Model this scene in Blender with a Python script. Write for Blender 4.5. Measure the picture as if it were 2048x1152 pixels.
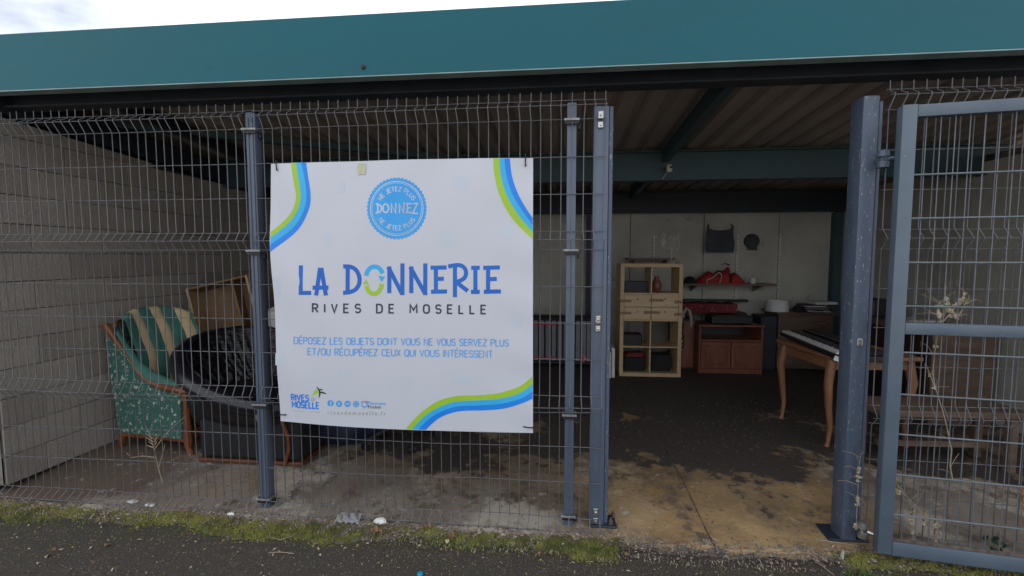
import bpy, bmesh, math, random
from mathutils import Vector, Matrix, Euler
random.seed(7)
R = math.radians
S = bpy.context.scene
for o in list(bpy.data.objects): bpy.data.objects.remove(o)
# ---------------------------------------------------------------- camera
FP = 900.0; YAW = math.atan(.099); PITCH = math.atan(61/900)
CAM = (0.0, -2.43, 1.45)
cd = bpy.data.cameras.new("camera"); cam = bpy.data.objects.new("camera", cd)
S.collection.objects.link(cam); S.camera = cam
cd.sensor_width = 36; cd.lens = FP/2048*36; cd.clip_start = .02; cd.clip_end = 3000
cam.location = CAM; cam.rotation_euler = Euler((R(90)-PITCH, 0, YAW), 'XYZ')
S.render.resolution_x = 1024; S.render.resolution_y = 576
def ray(px, py):
    x = (px-1024)/FP; y = (576-py)/FP
    f = math.cos(PITCH)+y*math.sin(PITCH); u = -math.sin(PITCH)+y*math.cos(PITCH)
    return (x*math.cos(YAW)-f*math.sin(YAW), x*math.sin(YAW)+f*math.cos(YAW), u)
def P(px, py, v=None, z=None, u=None):
    """place on a real plane of the shed (v: distance behind the fence, z: height, u: along the fence)"""
    d = ray(px, py)
    t = (v-CAM[1])/d[1] if v is not None else ((z-CAM[2])/d[2] if z is not None else (u-CAM[0])/d[0])
    return Vector((CAM[0]+t*d[0], CAM[1]+t*d[1], CAM[2]+t*d[2]))
# ---------------------------------------------------------------- world, sun, exposure
SUN = Vector(ray(1890, -75)).normalized()
SEL = math.asin(SUN.z); SAZ = math.atan2(SUN.x, SUN.y)
W = bpy.data.worlds.new("World"); S.world = W; W.use_nodes = True
wn = W.node_tree.nodes; wl = W.node_tree.links; wn.clear()
sky = wn.new('ShaderNodeTexSky'); sky.sky_type = 'NISHITA'; sky.sun_disc = False
sky.sun_elevation = SEL; sky.sun_rotation = SAZ; sky.air_density = 1; sky.dust_density = 2.0
tc = wn.new('ShaderNodeTexCoord'); mp = wn.new('ShaderNodeMapping'); mp.inputs['Scale'].default_value = (1, 1, 2.5)
cn = wn.new('ShaderNodeTexNoise'); cn.inputs['Scale'].default_value = 2.2; cn.inputs['Detail'].default_value = 7; cn.inputs['Roughness'].default_value = .55
cr = wn.new('ShaderNodeValToRGB'); cr.color_ramp.elements[0].position = .22; cr.color_ramp.elements[1].position = .48
mx = wn.new('ShaderNodeMix'); mx.data_type = 'RGBA'; mx.inputs[7].default_value = (10.5, 10.9, 11.8, 1)
bg = wn.new('ShaderNodeBackground'); bg.inputs[1].default_value = .10; wo = wn.new('ShaderNodeOutputWorld')
wl.new(tc.outputs['Generated'], mp.inputs[0]); wl.new(mp.outputs[0], cn.inputs['Vector']); wl.new(cn.outputs[0], cr.inputs[0])
wl.new(cr.outputs[0], mx.inputs[0]); wl.new(sky.outputs[0], mx.inputs[6]); wl.new(mx.outputs[2], bg.inputs[0]); wl.new(bg.outputs[0], wo.inputs[0])
sd = bpy.data.lights.new("sun", 'SUN'); sd.energy = 4.0; sd.angle = R(.5); sd.color = (1, .93, .82)
so = bpy.data.objects.new("sun", sd); S.collection.objects.link(so); so.rotation_euler = SUN.to_track_quat('Z', 'Y').to_euler(); so.location = (6, 6, 6)
S.view_settings.view_transform = 'Standard'; S.view_settings.look = 'None'; S.view_settings.gamma = 1; S.view_settings.use_curve_mapping = False
S.view_settings.exposure = 0.40
S.render.engine = 'CYCLES'
S.cycles.max_bounces = 10; S.cycles.diffuse_bounces = 8
# ---------------------------------------------------------------- helpers
class MB:
    def __init__(s): s.v = []; s.f = []; s.m = []
    def add(s, vs, fs, mi=0):
        o = len(s.v); s.v += [tuple(v) for v in vs]; s.f += [tuple(i+o for i in f) for f in fs]; s.m += [mi]*len(fs); return s
    def box(s, c, d, bev=0, rot=None, mi=0, seg=1):
        if bev > 0:
            bm = bmesh.new(); bmesh.ops.create_cube(bm, size=1)
            for v in bm.verts: v.co = Vector((v.co.x*d[0], v.co.y*d[1], v.co.z*d[2]))
            bmesh.ops.bevel(bm, geom=bm.edges[:], offset=bev, segments=seg, affect='EDGES', profile=.5)
            bm.verts.index_update(); vs = [v.co.copy() for v in bm.verts]; fs = [[v.index for v in f.verts] for f in bm.faces]; bm.free()
        else:
            h = [x/2 for x in d]
            vs = [Vector((a*h[0], b*h[1], e*h[2])) for a in (-1, 1) for b in (-1, 1) for e in (-1, 1)]
            fs = [(0,1,3,2),(4,6,7,5),(0,4,5,1),(2,3,7,6),(0,2,6,4),(1,5,7,3)]
        if rot is not None:
            M = rot if isinstance(rot, Matrix) else Euler(rot).to_matrix()
            vs = [M @ v for v in vs]
        return s.add([v+Vector(c) for v in vs], fs, mi)
    def span(s, a, b, bev=0, mi=0):
        a = Vector(a); b = Vector(b)
        return s.box((a+b)/2, [abs(b[i]-a[i]) for i in range(3)], bev, mi=mi)
    def beam(s, a, b, w, h, bev=0, mi=0):
        """rectangular bar from a to b, w across, h vertical"""
        a = Vector(a); b = Vector(b); x = (b-a); L = x.length; x.normalize()
        y = Vector((0, 0, 1)).cross(x)
        if y.length < 1e-4: y = Vector((0, 1, 0))
        y.normalize(); z = x.cross(y); M = Matrix((x, y, z)).transposed()
        return s.box((a+b)/2, (L, w, h), bev, rot=M, mi=mi)
    def tube(s, pts, r, n=6, mi=0, cap=True, fl=1.0):
        pts = [Vector(p) for p in pts]; k = len(pts); rr = r if isinstance(r, (list, tuple)) else [r]*k
        vs = []; prev = None
        for i, p in enumerate(pts):
            t = (pts[min(i+1, k-1)]-pts[max(i-1, 0)]).normalized()
            if prev is None:
                a = Vector((0, 0, 1)) if abs(t.z) < .9 else Vector((1, 0, 0)); x = t.cross(a).normalized()
            else: x = (prev-t*prev.dot(t)).normalized()
            prev = x; y = t.cross(x)
            vs += [p+(x*math.cos(2*math.pi*j/n)+y*math.sin(2*math.pi*j/n)*fl)*rr[i] for j in range(n)]
        fs = [(i*n+j, i*n+(j+1) % n, (i+1)*n+(j+1) % n, (i+1)*n+j) for i in range(k-1) for j in range(n)]
        if cap: fs += [tuple(range(n))[::-1], tuple(range((k-1)*n, k*n))]
        return s.add(vs, fs, mi)
    def lathe(s, prof, c=(0, 0, 0), n=16, mi=0, rot=None):
        vs = []
        for (r, z) in prof: vs += [Vector((r*math.cos(2*math.pi*j/n), r*math.sin(2*math.pi*j/n), z)) for j in range(n)]
        if rot is not None:
            M = Euler(rot).to_matrix(); vs = [M @ v for v in vs]
        k = len(prof)
        fs = [(i*n+j, i*n+(j+1) % n, (i+1)*n+(j+1) % n, (i+1)*n+j) for i in range(k-1) for j in range(n)]
        fs += [tuple(range(n))[::-1], tuple(range((k-1)*n, k*n))]
        return s.add([v+Vector(c) for v in vs], fs, mi)
    def grid(s, fn, nu, nv, mi=0, mfn=None, closeu=False):
        vs = [fn(i/nu, j/nv) for i in range(nu+1) for j in range(nv+1)]
        o = len(s.v); s.v += [tuple(v) for v in vs]
        for i in range(nu):
            for j in range(nv):
                s.f.append((o+i*(nv+1)+j, o+(i+1)*(nv+1)+j, o+(i+1)*(nv+1)+j+1, o+i*(nv+1)+j+1)); s.m.append(mfn(i, j) if mfn else mi)
        return s
    def prism(s, poly, ax, a, b, mi=0):
        """polygon in the two other axes, extruded along axis ax from a to b"""
        def mk(p, t):
            q = list(p); q.insert(ax, t); return q
        n = len(poly); vs = [mk(p, a) for p in poly]+[mk(p, b) for p in poly]
        return s.add(vs, [tuple(range(n))[::-1], tuple(range(n, 2*n))]+[(i, (i+1) % n, n+(i+1) % n, n+i) for i in range(n)], mi)
def link(name, me, parent=None):
    o = bpy.data.objects.new(name, me); S.collection.objects.link(o)
    if parent is not None: o.parent = parent
    return o
def build(name, mb, mat, parent=None, smooth=False, world=False, label=None, normals=True):
    vs = mb.v
    if world and parent is not None:
        L = Vector(parent.location); vs = [tuple(Vector(v)-L) for v in vs]
        if parent.parent is not None: vs = [tuple(Vector(v)-Vector(parent.parent.location)) for v in vs]
    me = bpy.data.meshes.new(name); me.from_pydata(vs, [], mb.f)
    for m in (mat if isinstance(mat, (list, tuple)) else [mat]): me.materials.append(m)
    if max(mb.m, default=0) > 0: me.polygons.foreach_set('material_index', mb.m)
    if smooth: me.polygons.foreach_set('use_smooth', [True]*len(mb.f))
    if normals:
        bm = bmesh.new(); bm.from_mesh(me); bmesh.ops.recalc_face_normals(bm, faces=bm.faces[:]); bm.to_mesh(me); bm.free()
    if smooth:
        try: me.set_sharp_from_angle(angle=R(40))
        except Exception: pass
    me.update(); o = link(name, me, parent)
    if label: o['label'] = label
    return o
def tag(o, label, cat=None, group=None, kind=None):
    if label: o['label'] = label
    if cat: o['category'] = cat
    if group: o['group'] = group
    if kind: o['kind'] = kind
    return o
def thing(name, label, cat, loc=(0, 0, 0), rz=0, group=None):
    o = bpy.data.objects.new(name, None); S.collection.objects.link(o); o.empty_display_size = .1
    o.location = loc; o.rotation_euler = (0, 0, rz); return tag(o, label, cat, group)
def struct(name, mb, mat, **k):
    return tag(build(name, mb, mat, **k), None, kind='structure')
# ---------------------------------------------------------------- materials
def lin(c): return tuple(((x/255+.055)/1.055)**2.4 if x/255 > .04045 else x/255/12.92 for x in c)
def MAT(name, col, col2=None, rough=.6, metal=0, scale=6, bump=0, bscale=None, stretch=(1, 1, 1), lo=.35, hi=.65, spec=.5, speck=None, transmission=0, detail=6, coat=0):
    m = bpy.data.materials.new(name); m.use_nodes = True; nt = m.node_tree; b = nt.nodes['Principled BSDF']; N = nt.nodes.new; L = nt.links.new
    b.inputs['Roughness'].default_value = rough; b.inputs['Metallic'].default_value = metal; b.inputs['Specular IOR Level'].default_value = spec
    if transmission: b.inputs['Transmission Weight'].default_value = transmission
    if coat: b.inputs['Coat Weight'].default_value = coat
    t = N('ShaderNodeTexCoord'); mp = N('ShaderNodeMapping'); mp.inputs['Scale'].default_value = stretch; L(t.outputs['Object'], mp.inputs[0])
    col2 = col2 or tuple(c*.72 for c in col)
    n = N('ShaderNodeTexNoise'); n.inputs['Scale'].default_value = scale; n.inputs['Detail'].default_value = detail; n.inputs['Roughness'].default_value = .6; L(mp.outputs[0], n.inputs['Vector'])
    r = N('ShaderNodeValToRGB'); r.color_ramp.elements[0].position = lo; r.color_ramp.elements[1].position = hi
    r.color_ramp.elements[0].color = (*col2, 1); r.color_ramp.elements[1].color = (*col, 1); L(n.outputs[0], r.inputs[0]); out = r.outputs[0]
    if speck:
        sc, thr, scol = speck[:3]
        n2 = N('ShaderNodeTexNoise'); n2.inputs['Scale'].default_value = sc; n2.inputs['Detail'].default_value = 3; n2.inputs['Roughness'].default_value = .7; L(mp.outputs[0], n2.inputs['Vector'])
        r2 = N('ShaderNodeValToRGB'); r2.color_ramp.elements[0].position = thr; r2.color_ramp.elements[1].position = thr+.04; L(n2.outputs[0], r2.inputs[0])
        x = N('ShaderNodeMix'); x.data_type = 'RGBA'; L(r2.outputs[0], x.inputs[0]); L(out, x.inputs[6]); x.inputs[7].default_value = (*scol, 1); out = x.outputs[2]
    L(out, b.inputs['Base Color'])
    rm = N('ShaderNodeMapRange'); rm.inputs[3].default_value = max(0, rough-.1); rm.inputs[4].default_value = min(1, rough+.12); L(n.outputs[0], rm.inputs[0]); L(rm.outputs[0], b.inputs['Roughness'])
    if bump:
        nb = N('ShaderNodeTexNoise'); nb.inputs['Scale'].default_value = bscale or scale*8; nb.inputs['Detail'].default_value = 5; L(mp.outputs[0], nb.inputs['Vector'])
        bp = N('ShaderNodeBump'); bp.inputs['Strength'].default_value = bump; bp.inputs['Distance'].default_value = .02; L(nb.outputs[0], bp.inputs['Height']); L(bp.outputs[0], b.inputs['Normal'])
    return m
M = {}
M['fascia'] = MAT('fascia teal paint', (.010, .115, .145), (.009, .10, .128), rough=.5, spec=.25, scale=1.4, lo=.3, hi=.7, stretch=(.6, 1, 2), speck=(9, .68, (.014, .095, .11)))
M['lip'] = MAT('fascia lip', (.25, .36, .36), rough=.4)
M['bluesteel'] = MAT('blue green beam paint', (.035, .085, .105), (.04, .075, .085), rough=.5, scale=4, bump=.1)
M['darksteel'] = MAT('dark beam paint', (.022, .030, .045), rough=.55, scale=5)
M['roofsheet'] = MAT('underside of roof sheet', (.38, .33, .29), (.28, .25, .23), rough=.6, scale=2, stretch=(1, .4, 1), bump=.1)
M['post'] = MAT('grey blue post coat', (.10, .13, .18), (.082, .108, .152), rough=.42, scale=5, stretch=(3, 3, .5), speck=(60, .72, (.25, .26, .26)))
M['postworn'] = MAT('worn post coat', (.082, .108, .155), (.065, .088, .128), rough=.45, scale=5, stretch=(4, 4, 1), speck=(34, .64, (.42, .42, .40)))
M['wire'] = MAT('fence wire coat', (.13, .13, .135), (.085, .088, .095), rough=.4, scale=12)
M['gatewire'] = MAT('gate wire coat', (.15, .17, .19), rough=.4, scale=12)
M['gate'] = MAT('gate frame coat', (.10, .135, .17), (.08, .11, .145), rough=.4, scale=4, speck=(45, .70, (.4, .42, .42)))
M['silver'] = MAT('bright zinc', (.62, .62, .60), (.35, .35, .34), rough=.3, metal=.85, scale=40)
M['dullzinc'] = MAT('dull zinc', (.34, .34, .34), (.2, .2, .2), rough=.5, metal=.4, scale=40)
M['blackpl'] = MAT('black plastic', (.015, .015, .017), rough=.5)
M['block'] = MAT('concrete block', (.38, .335, .285), (.29, .255, .22), rough=.9, scale=1.1, bump=.35, bscale=60, speck=(7, .66, (.29, .26, .23)))
M['block2'] = MAT('pale concrete block', (.41, .36, .31), (.31, .275, .235), rough=.9, scale=1.3, bump=.35, bscale=60)
M['block3'] = MAT('darker concrete block', (.34, .295, .25), (.24, .21, .18), rough=.9, scale=1.6, bump=.35, bscale=60)
M['mortar'] = MAT('mortar', (.26, .235, .205), (.05, .045, .04), rough=.95, scale=2.6, bump=.3, lo=.42, hi=.58)
M['panel'] = MAT('back wall panel', (.52, .51, .44), (.38, .37, .33), rough=.8, scale=1.4, bump=.15, speck=(5, .66, (.30, .29, .26)))
M['white'] = MAT('white paint', (.75, .75, .73), rough=.5)
M['offwhite'] = MAT('off white', (.55, .54, .50), rough=.6)
M['birch'] = MAT('birch veneer', (.56, .41, .235), (.49, .345, .19), rough=.5, scale=4, stretch=(1, 1, 9), bump=.05)
M['birchface'] = MAT('birch drawer front', (.60, .45, .27), (.53, .385, .22), rough=.5, scale=4, stretch=(1, 1, 7))
M['tape'] = MAT('brown parcel tape', (.24, .15, .075), (.17, .11, .055), rough=.3, scale=20)
M['pine'] = MAT('pale wood', (.56, .39, .20), (.44, .29, .14), rough=.55, scale=3, stretch=(6, 6, 1))
M['trimwood'] = MAT('dark orange trim wood', (.15, .05, .02), (.08, .028, .012), rough=.4, scale=5)
M['card'] = MAT('brown hardboard', (.28, .17, .085), (.20, .12, .06), rough=.7, scale=5)
M['redwood'] = MAT('red brown varnished wood', (.24, .085, .045), (.15, .05, .028), rough=.35, scale=3, stretch=(5, 5, .8), bump=.05)
M['cherry'] = MAT('orange brown carved wood', (.26, .085, .028), (.13, .04, .016), rough=.3, scale=5, stretch=(2, 2, 2))
M['oldwood'] = MAT('dull brown wood', (.17, .115, .08), (.10, .068, .048), rough=.5, scale=3, stretch=(1, 1, 6))
M['honey'] = MAT('honey brown wood', (.30, .145, .07), (.20, .09, .042), rough=.4, scale=3, stretch=(5, 5, .8), bump=.05)
M['dusty'] = MAT('dusty dark cloth', (.075, .08, .09), (.05, .055, .062), rough=.9, scale=7, bump=.4)
M['darkwood'] = MAT('dark wood', (.035, .022, .018), rough=.45, scale=3)
M['red'] = MAT('red cloth', (.42, .03, .025), (.25, .015, .015), rough=.75, scale=9, bump=.4, bscale=25)
M['redprint'] = MAT('dark red printed cloth', (.20, .022, .02), (.12, .012, .012), rough=.8, scale=8, bump=.3, speck=(30, .64, (.5, .35, .3)))
M['plaid'] = MAT('black and white spotted cloth', (.02, .02, .02), rough=.8, scale=5, speck=(50, .56, (.6, .6, .58)), bump=.3)
M['pinkcloth'] = MAT('pinkish cloth', (.38, .28, .26), rough=.85, scale=9, bump=.4)
M['navy'] = MAT('dark navy cloth', (.012, .018, .05), (.008, .01, .025), rough=.6, scale=8, bump=.5, bscale=14)
M['blackcloth'] = MAT('black cloth', (.012, .012, .014), rough=.8, scale=8, bump=.4)
M['green'] = MAT('green upholstery', (.055, .19, .145), (.04, .14, .11), rough=.8, scale=14, bump=.25, bscale=160)
M['greenfl'] = MAT('green floral upholstery', (.035, .13, .10), (.028, .10, .08), rough=.8, scale=14, bump=.2, bscale=160, speck=(30, .575, (.42, .47, .38)))
M['yellow'] = MAT('straw yellow upholstery', (.80, .62, .36), (.70, .52, .28), rough=.8, scale=14, bump=.25, bscale=160)
M['leather'] = MAT('black leather', (.008, .008, .011), (.005, .005, .007), rough=.25, scale=6, bump=1.0, bscale=16, stretch=(1, 1, 2.6), spec=.5)
M['leather2'] = MAT('smooth black leather', (.009, .009, .014), rough=.24, scale=6, bump=.12, bscale=30, spec=.6)
M['grey'] = MAT('mid grey metal', (.20, .20, .21), rough=.5)
M['banner'] = MAT('banner white vinyl', (.575, .60, .655), (.55, .575, .63), rough=.45, scale=1.5)
def pc(c): return tuple(min(.8, x*1.36) for x in lin(c))
M['b_dark'] = MAT('print dark blue', pc((22, 92, 172)), pc((18, 80, 162)), rough=.45, scale=3)
M['b_deep'] = MAT('print strong blue', pc((18, 118, 214)), pc((12, 108, 204)), rough=.45, scale=3)
M['b_light'] = MAT('print light blue', pc((48, 156, 232)), pc((42, 148, 226)), rough=.45, scale=3)
M['b_mid'] = MAT('print mid blue', pc((88, 146, 206)), pc((80, 138, 200)), rough=.45)
M['b_badge'] = MAT('print badge blue', pc((50, 145, 212)), pc((40, 134, 206)), rough=.45, scale=4)
M['b_green'] = MAT('print green', pc((142, 176, 42)), pc((134, 168, 36)), rough=.45, scale=4)
M['b_grey'] = MAT('print charcoal', pc((50, 56, 72)), rough=.5)
M['b_white'] = MAT('print white', (.60, .66, .76), rough=.45)
M['b_faint'] = MAT('print faint blue', (.53, .585, .665), (.54, .59, .66), rough=.45)
M['b_url'] = MAT('print olive grey', pc((140, 156, 138)), rough=.5)
M['b_pink'] = MAT('print red dot', pc((215, 70, 90)), rough=.5)
M['b_leafdark'] = MAT('print dark green', pc((16, 50, 36)), rough=.5)
M['sticker'] = MAT('yellowed tape', (.62, .64, .42), rough=.4)
M['leaf'] = MAT('dry leaf', (.30, .19, .10), (.18, .10, .05), rough=.8, scale=30)
M['leafpale'] = MAT('pale dry leaf', (.50, .44, .33), (.35, .29, .2), rough=.8, scale=30)
M['straw'] = MAT('dry stalk', (.40, .33, .23), (.28, .22, .15), rough=.8, scale=30)
M['grassm'] = MAT('green grass', (.10, .17, .035), (.06, .11, .02), rough=.7, scale=12)
M['mossm'] = MAT('moss', (.17, .17, .035), (.08, .085, .02), rough=.95, scale=10, lo=.4, hi=.6, speck=(6, .6, (.17, .155, .05)))
M['debrism'] = MAT('grit', (.25, .215, .175), (.12, .10, .08), rough=.9, scale=40, lo=.45, hi=.55)
M['gritdark'] = MAT('dark grit', (.15, .12, .10), (.06, .05, .045), rough=.9, scale=40)
M['bagfilm'] = MAT('clear plastic film', (.75, .78, .8), rough=.2, transmission=.75)
M['poly'] = MAT('white polystyrene', (.8, .79, .74), rough=.8, bump=.2)
M['cyan'] = MAT('cyan plastic', (.01, .3, .5), rough=.3)
M['redpl'] = MAT('red plastic', (.7, .03, .04), rough=.4)
M['jointm'] = MAT('joint filler', (.17, .12, .075), (.05, .04, .03), rough=.9, scale=25, lo=.42, hi=.58)
M['rust'] = MAT('reddish earth', (.16, .085, .06), (.09, .055, .04), rough=.95, scale=9, bump=.5)

def ground_mat(name, cols, kind):
    m = bpy.data.materials.new(name); m.use_nodes = True; nt = m.node_tree; b = nt.nodes['Principled BSDF']; N = nt.nodes.new; L = nt.links.new
    t = N('ShaderNodeTexCoord')
    def noise(sc, det=6, ro=.6, off=0):
        mp = N('ShaderNodeMapping'); mp.inputs['Location'].default_value = (off, off*.7, off*1.3); L(t.outputs['Object'], mp.inputs[0])
        n = N('ShaderNodeTexNoise'); n.inputs['Scale'].default_value = sc; n.inputs['Detail'].default_value = det; n.inputs['Roughness'].default_value = ro; L(mp.outputs[0], n.inputs['Vector']); return n.outputs[0]
    def ramp(f, a, c, ca=(0, 0, 0), cb=(1, 1, 1)):
        r = N('ShaderNodeValToRGB'); r.color_ramp.elements[0].position = a; r.color_ramp.elements[1].position = c
        r.color_ramp.elements[0].color = (*ca, 1); r.color_ramp.elements[1].color = (*cb, 1); L(f, r.inputs[0]); return r.outputs[0]
    def mix(f, a, c2):
        x = N('ShaderNodeMix'); x.data_type = 'RGBA'; L(f, x.inputs[0])
        if isinstance(a, tuple): x.inputs[6].default_value = (*a, 1)
        else: L(a, x.inputs[6])
        if isinstance(c2, tuple): x.inputs[7].default_value = (*c2, 1)
        else: L(c2, x.inputs[7])
        return x.outputs[2]
    def math_(op, a, c2):
        x = N('ShaderNodeMath'); x.operation = op
        for i, q in enumerate((a, c2)):
            if isinstance(q, (int, float)): x.inputs[i].default_value = q
            else: L(q, x.inputs[i])
        return x.outputs[0]
    if kind == 'floor':
        sep = N('ShaderNodeSeparateXYZ'); L(t.outputs['Object'], sep.inputs[0])
        c = ramp(noise(2.2), .35, .65, cols[0], cols[1])
        c = mix(ramp(noise(1.9, 6, .6, 5), .54, .60), c, cols[2])       # paler worn patches
        wl_ = math_('SUBTRACT', math_('ADD', math_('MULTIPLY', math_('ADD', sep.outputs[0], 2.2), -.9), math_('MULTIPLY', noise(2.6, 7, .7, 51), 1.3)), math_('MULTIPLY', math_('ABSOLUTE', math_('SUBTRACT', sep.outputs[1], .35), 0), .8))
        c = mix(ramp(wl_, .75, 1.15), c, (.115, .08, .055))     # darker brown towards the side wall, broken by noise
        # ochre tone across the span of the doorway
        w = math_('SUBTRACT', math_('ADD', math_('MULTIPLY', sep.outputs[0], .9), math_('MULTIPLY', noise(1.8, 5, .6, 21), .9)), math_('MULTIPLY', sep.outputs[1], .02))
        w = math_('SUBTRACT', w, math_('MULTIPLY', math_('MAXIMUM', math_('SUBTRACT', sep.outputs[0], 1.45), 0), 4.0))
        oc_ = ramp(noise(3.1, 6, .65, 31), .36, .62, (.23, .145, .062), (.37, .245, .115))
        c = mix(ramp(w, .30, .95), c, oc_)
        c = mix(ramp(noise(4.5, 9, .75, 9), .53, .62), c, cols[3])        # stains
        c = mix(ramp(noise(14, 6, .7, 19), .60, .68), c, cols[2])
        # near black tone with a noisy edge over the slab from about 1.5 m inside
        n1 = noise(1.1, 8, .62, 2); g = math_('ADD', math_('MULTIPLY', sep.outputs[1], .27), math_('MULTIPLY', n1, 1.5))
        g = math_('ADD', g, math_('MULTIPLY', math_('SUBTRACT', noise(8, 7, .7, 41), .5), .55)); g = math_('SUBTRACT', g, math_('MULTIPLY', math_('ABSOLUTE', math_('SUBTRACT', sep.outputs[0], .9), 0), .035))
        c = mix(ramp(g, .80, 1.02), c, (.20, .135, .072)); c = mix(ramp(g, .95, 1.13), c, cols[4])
        c = mix(ramp(noise(26, 4, .7, 3), .64, .68), c, cols[3])
        c = mix(ramp(noise(48, 3, .7, 8), .70, .73), c, (.40, .36, .30))
        rough = .85
        bh = noise(35, 6)
    else:
        c = ramp(noise(90, 4, .7), .38, .62, cols[0], cols[1])
        c = mix(ramp(noise(1.7, 5, .55, 4), .45, .65), c, cols[2])
        c = mix(ramp(noise(11, 7, .75, 14), .56, .66), c, (.040, .040, .018))
        c = mix(ramp(noise(23, 5, .7, 24), .60, .68), c, (.10, .08, .065))
        c = mix(ramp(noise(150, 2, .6, 7), .68, .72), c, cols[3])
        c = mix(ramp(noise(60, 2, .6, 17), .70, .73), c, (.15, .13, .11))
        rough = .9; bh = noise(110, 4, .7)
    L(c, b.inputs['Base Color']); b.inputs['Roughness'].default_value = rough
    bp = N('ShaderNodeBump'); bp.inputs['Strength'].default_value = .6; bp.inputs['Distance'].default_value = .012 if kind == 'floor' else .02
    L(bh, bp.inputs['Height']); L(bp.outputs[0], b.inputs['Normal']); return m
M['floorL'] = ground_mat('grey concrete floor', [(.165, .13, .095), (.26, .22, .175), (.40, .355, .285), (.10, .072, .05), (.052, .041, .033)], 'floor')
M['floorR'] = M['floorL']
M['asphalt'] = ground_mat('asphalt', [(.032, .025, .020), (.078, .061, .050), (.050, .042, .030), (.26, .23, .2)], 'asphalt')

M['bounce_fill'] = MAT('pale bounce ground', (.42, .37, .31), (.34, .30, .25), rough=.9, scale=1)  # colour of the added ground that throws light into the shed
# ================================================================ SETTING
GZ = -.072; SZ = -.045
mb = MB()
mb.add([(-60, -80, GZ), (60, -80, GZ), (60, 60, GZ), (-60, 60, GZ)], [(0, 1, 2, 3)])
struct('asphalt_ground', mb, M['asphalt'])
mb = MB(); mb.add([(-60, -80, GZ+.004), (60, -80, GZ+.004), (60, -4.6, GZ+.004), (-60, -4.6, GZ+.004)], [(0, 1, 2, 3)]); struct('bounce_ground', mb, M['bounce_fill'])  # unseen pale ground, added behind the camera to bounce light indoors
# slabs: left and right of the joint
def edge_v(u): return -.098+.010*math.sin(u*5.1)+.009*math.sin(u*17.3+1)+.006*math.sin(u*41)+.004*math.sin(u*97+2)
def slabz(v): return SZ*(1-min(1, max(0, (v-.02)/.48)))
def slab(u0, u1, name, mat):
    mb = MB(); n = max(2, int((u1-u0)/.03)); us = [u0+(u1-u0)*i/n for i in range(n+1)]
    vs = []
    for u in us: vs += [(u, edge_v(u)-.03, GZ-.02), (u, edge_v(u)-.014, SZ-.009), (u, edge_v(u), SZ), (u, .02, SZ), (u, .5, 0), (u, 4.25, 0)]
    fs = []
    for i in range(n):
        for j in range(5): fs.append((i*6+j, (i+1)*6+j, (i+1)*6+j+1, i*6+j+1))
    mb.add(vs, fs)
    # side skirt of the joint
    for u in (u0, u1): mb.add([(u, edge_v(u), SZ), (u, .02, SZ), (u, .5, 0), (u, 4.25, 0), (u, 4.25, GZ-.05), (u, edge_v(u), GZ-.05)], [(0, 1, 2, 3, 4, 5)])
    return struct(name, mb, mat, normals=False)
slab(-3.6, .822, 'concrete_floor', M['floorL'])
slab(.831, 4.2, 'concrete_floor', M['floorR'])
mb = MB(); mb.add([(u, v, z) for u in (.821, .832) for v, z in ((-.06, SZ-.004), (.02, SZ-.004), (.5, -.004), (4.2, -.004))], [(0, 4, 5, 1), (1, 5, 6, 2), (2, 6, 7, 3)]); struct('floor_joint', mb, M['jointm'])

# ---------------------------------------------------------------- shelter
def roofz(v): return 2.60-.063*v
sh = thing('shelter', 'open fronted storage shelter with teal fascia and concrete block walls', 'shelter', (0, 0, 0))
UL, UR = -6.2, 4.9
mb = MB()
mb.span((UL, -.09, 2.40), (UR, -.075, 2.712), bev=.003)
mb.span((UL, -.0735, 2.694), (UR, .10, 2.709))
build('fascia', mb, M['fascia'], sh)
mb = MB(); mb.span((UL, -.094, 2.394), (UR, -.03, 2.3995)); build('fascia_lip', mb, M['lip'], sh)
for x, y in [(727, 134)]:
    mb = MB(); p = P(x, y, v=-.09); mb.lathe([(.013, 0), (.013, .004), (.008, .008), (.001, .009)], (p.x, -.09, p.z), 10, rot=(R(90), 0, 0)); build('bolt', mb, M['blackpl'], sh, smooth=True)
mb = MB(); mb.span((UL, .16, 2.395), (UR, .175, 2.555)); mb.span((UL, .12, 2.383), (UR, .22, 2.394)); mb.span((UL, .12, 2.556), (UR, .22, 2.566))
mb.span((UL, -.02, 2.41), (UR, -.01, 2.56))
build('front_beam', mb, M['darksteel'], sh)
# corrugated sheet, ribs running front to back
mb = MB(); pitch = .19; u = UL; pts = []
while u < UR:
    pts += [(u, 0), (u+.10, 0), (u+.125, .035), (u+.165, .035)]; u += pitch
vs = []
for (uu, dz) in pts: vs += [(uu, -.05, roofz(-.05)+dz+.01), (uu, 4.4, roofz(4.4)+dz+.01), (uu, 4.4, roofz(4.4)+dz+.013), (uu, -.05, roofz(-.05)+dz+.013)]
fs = []
for i in range(len(pts)-1):
    for j in range(4): fs.append((i*4+j, i*4+(j+1) % 4, (i+1)*4+(j+1) % 4, (i+1)*4+j))
mb.add(vs, fs); build('roof_sheet', mb, M['roofsheet'], sh)
# cross beams
def ibeam(y, z0, z1, w=.11, t=.012, a=UL, b=4.0):
    m = MB(); m.span((a, y-w/2, z0), (b, y+w/2, z0+t)); m.span((a, y-w/2, z1-t), (b, y+w/2, z1)); m.span((a, y-.006, z0+t), (b, y+.006, z1-t)); return m
build('cross_beam', ibeam(2.05, 2.18, 2.455), M['bluesteel'], sh)
build('cross_beam', ibeam(3.92, 2.055, 2.34, a=-3.6, b=3.78), M['darksteel'], sh)
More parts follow.
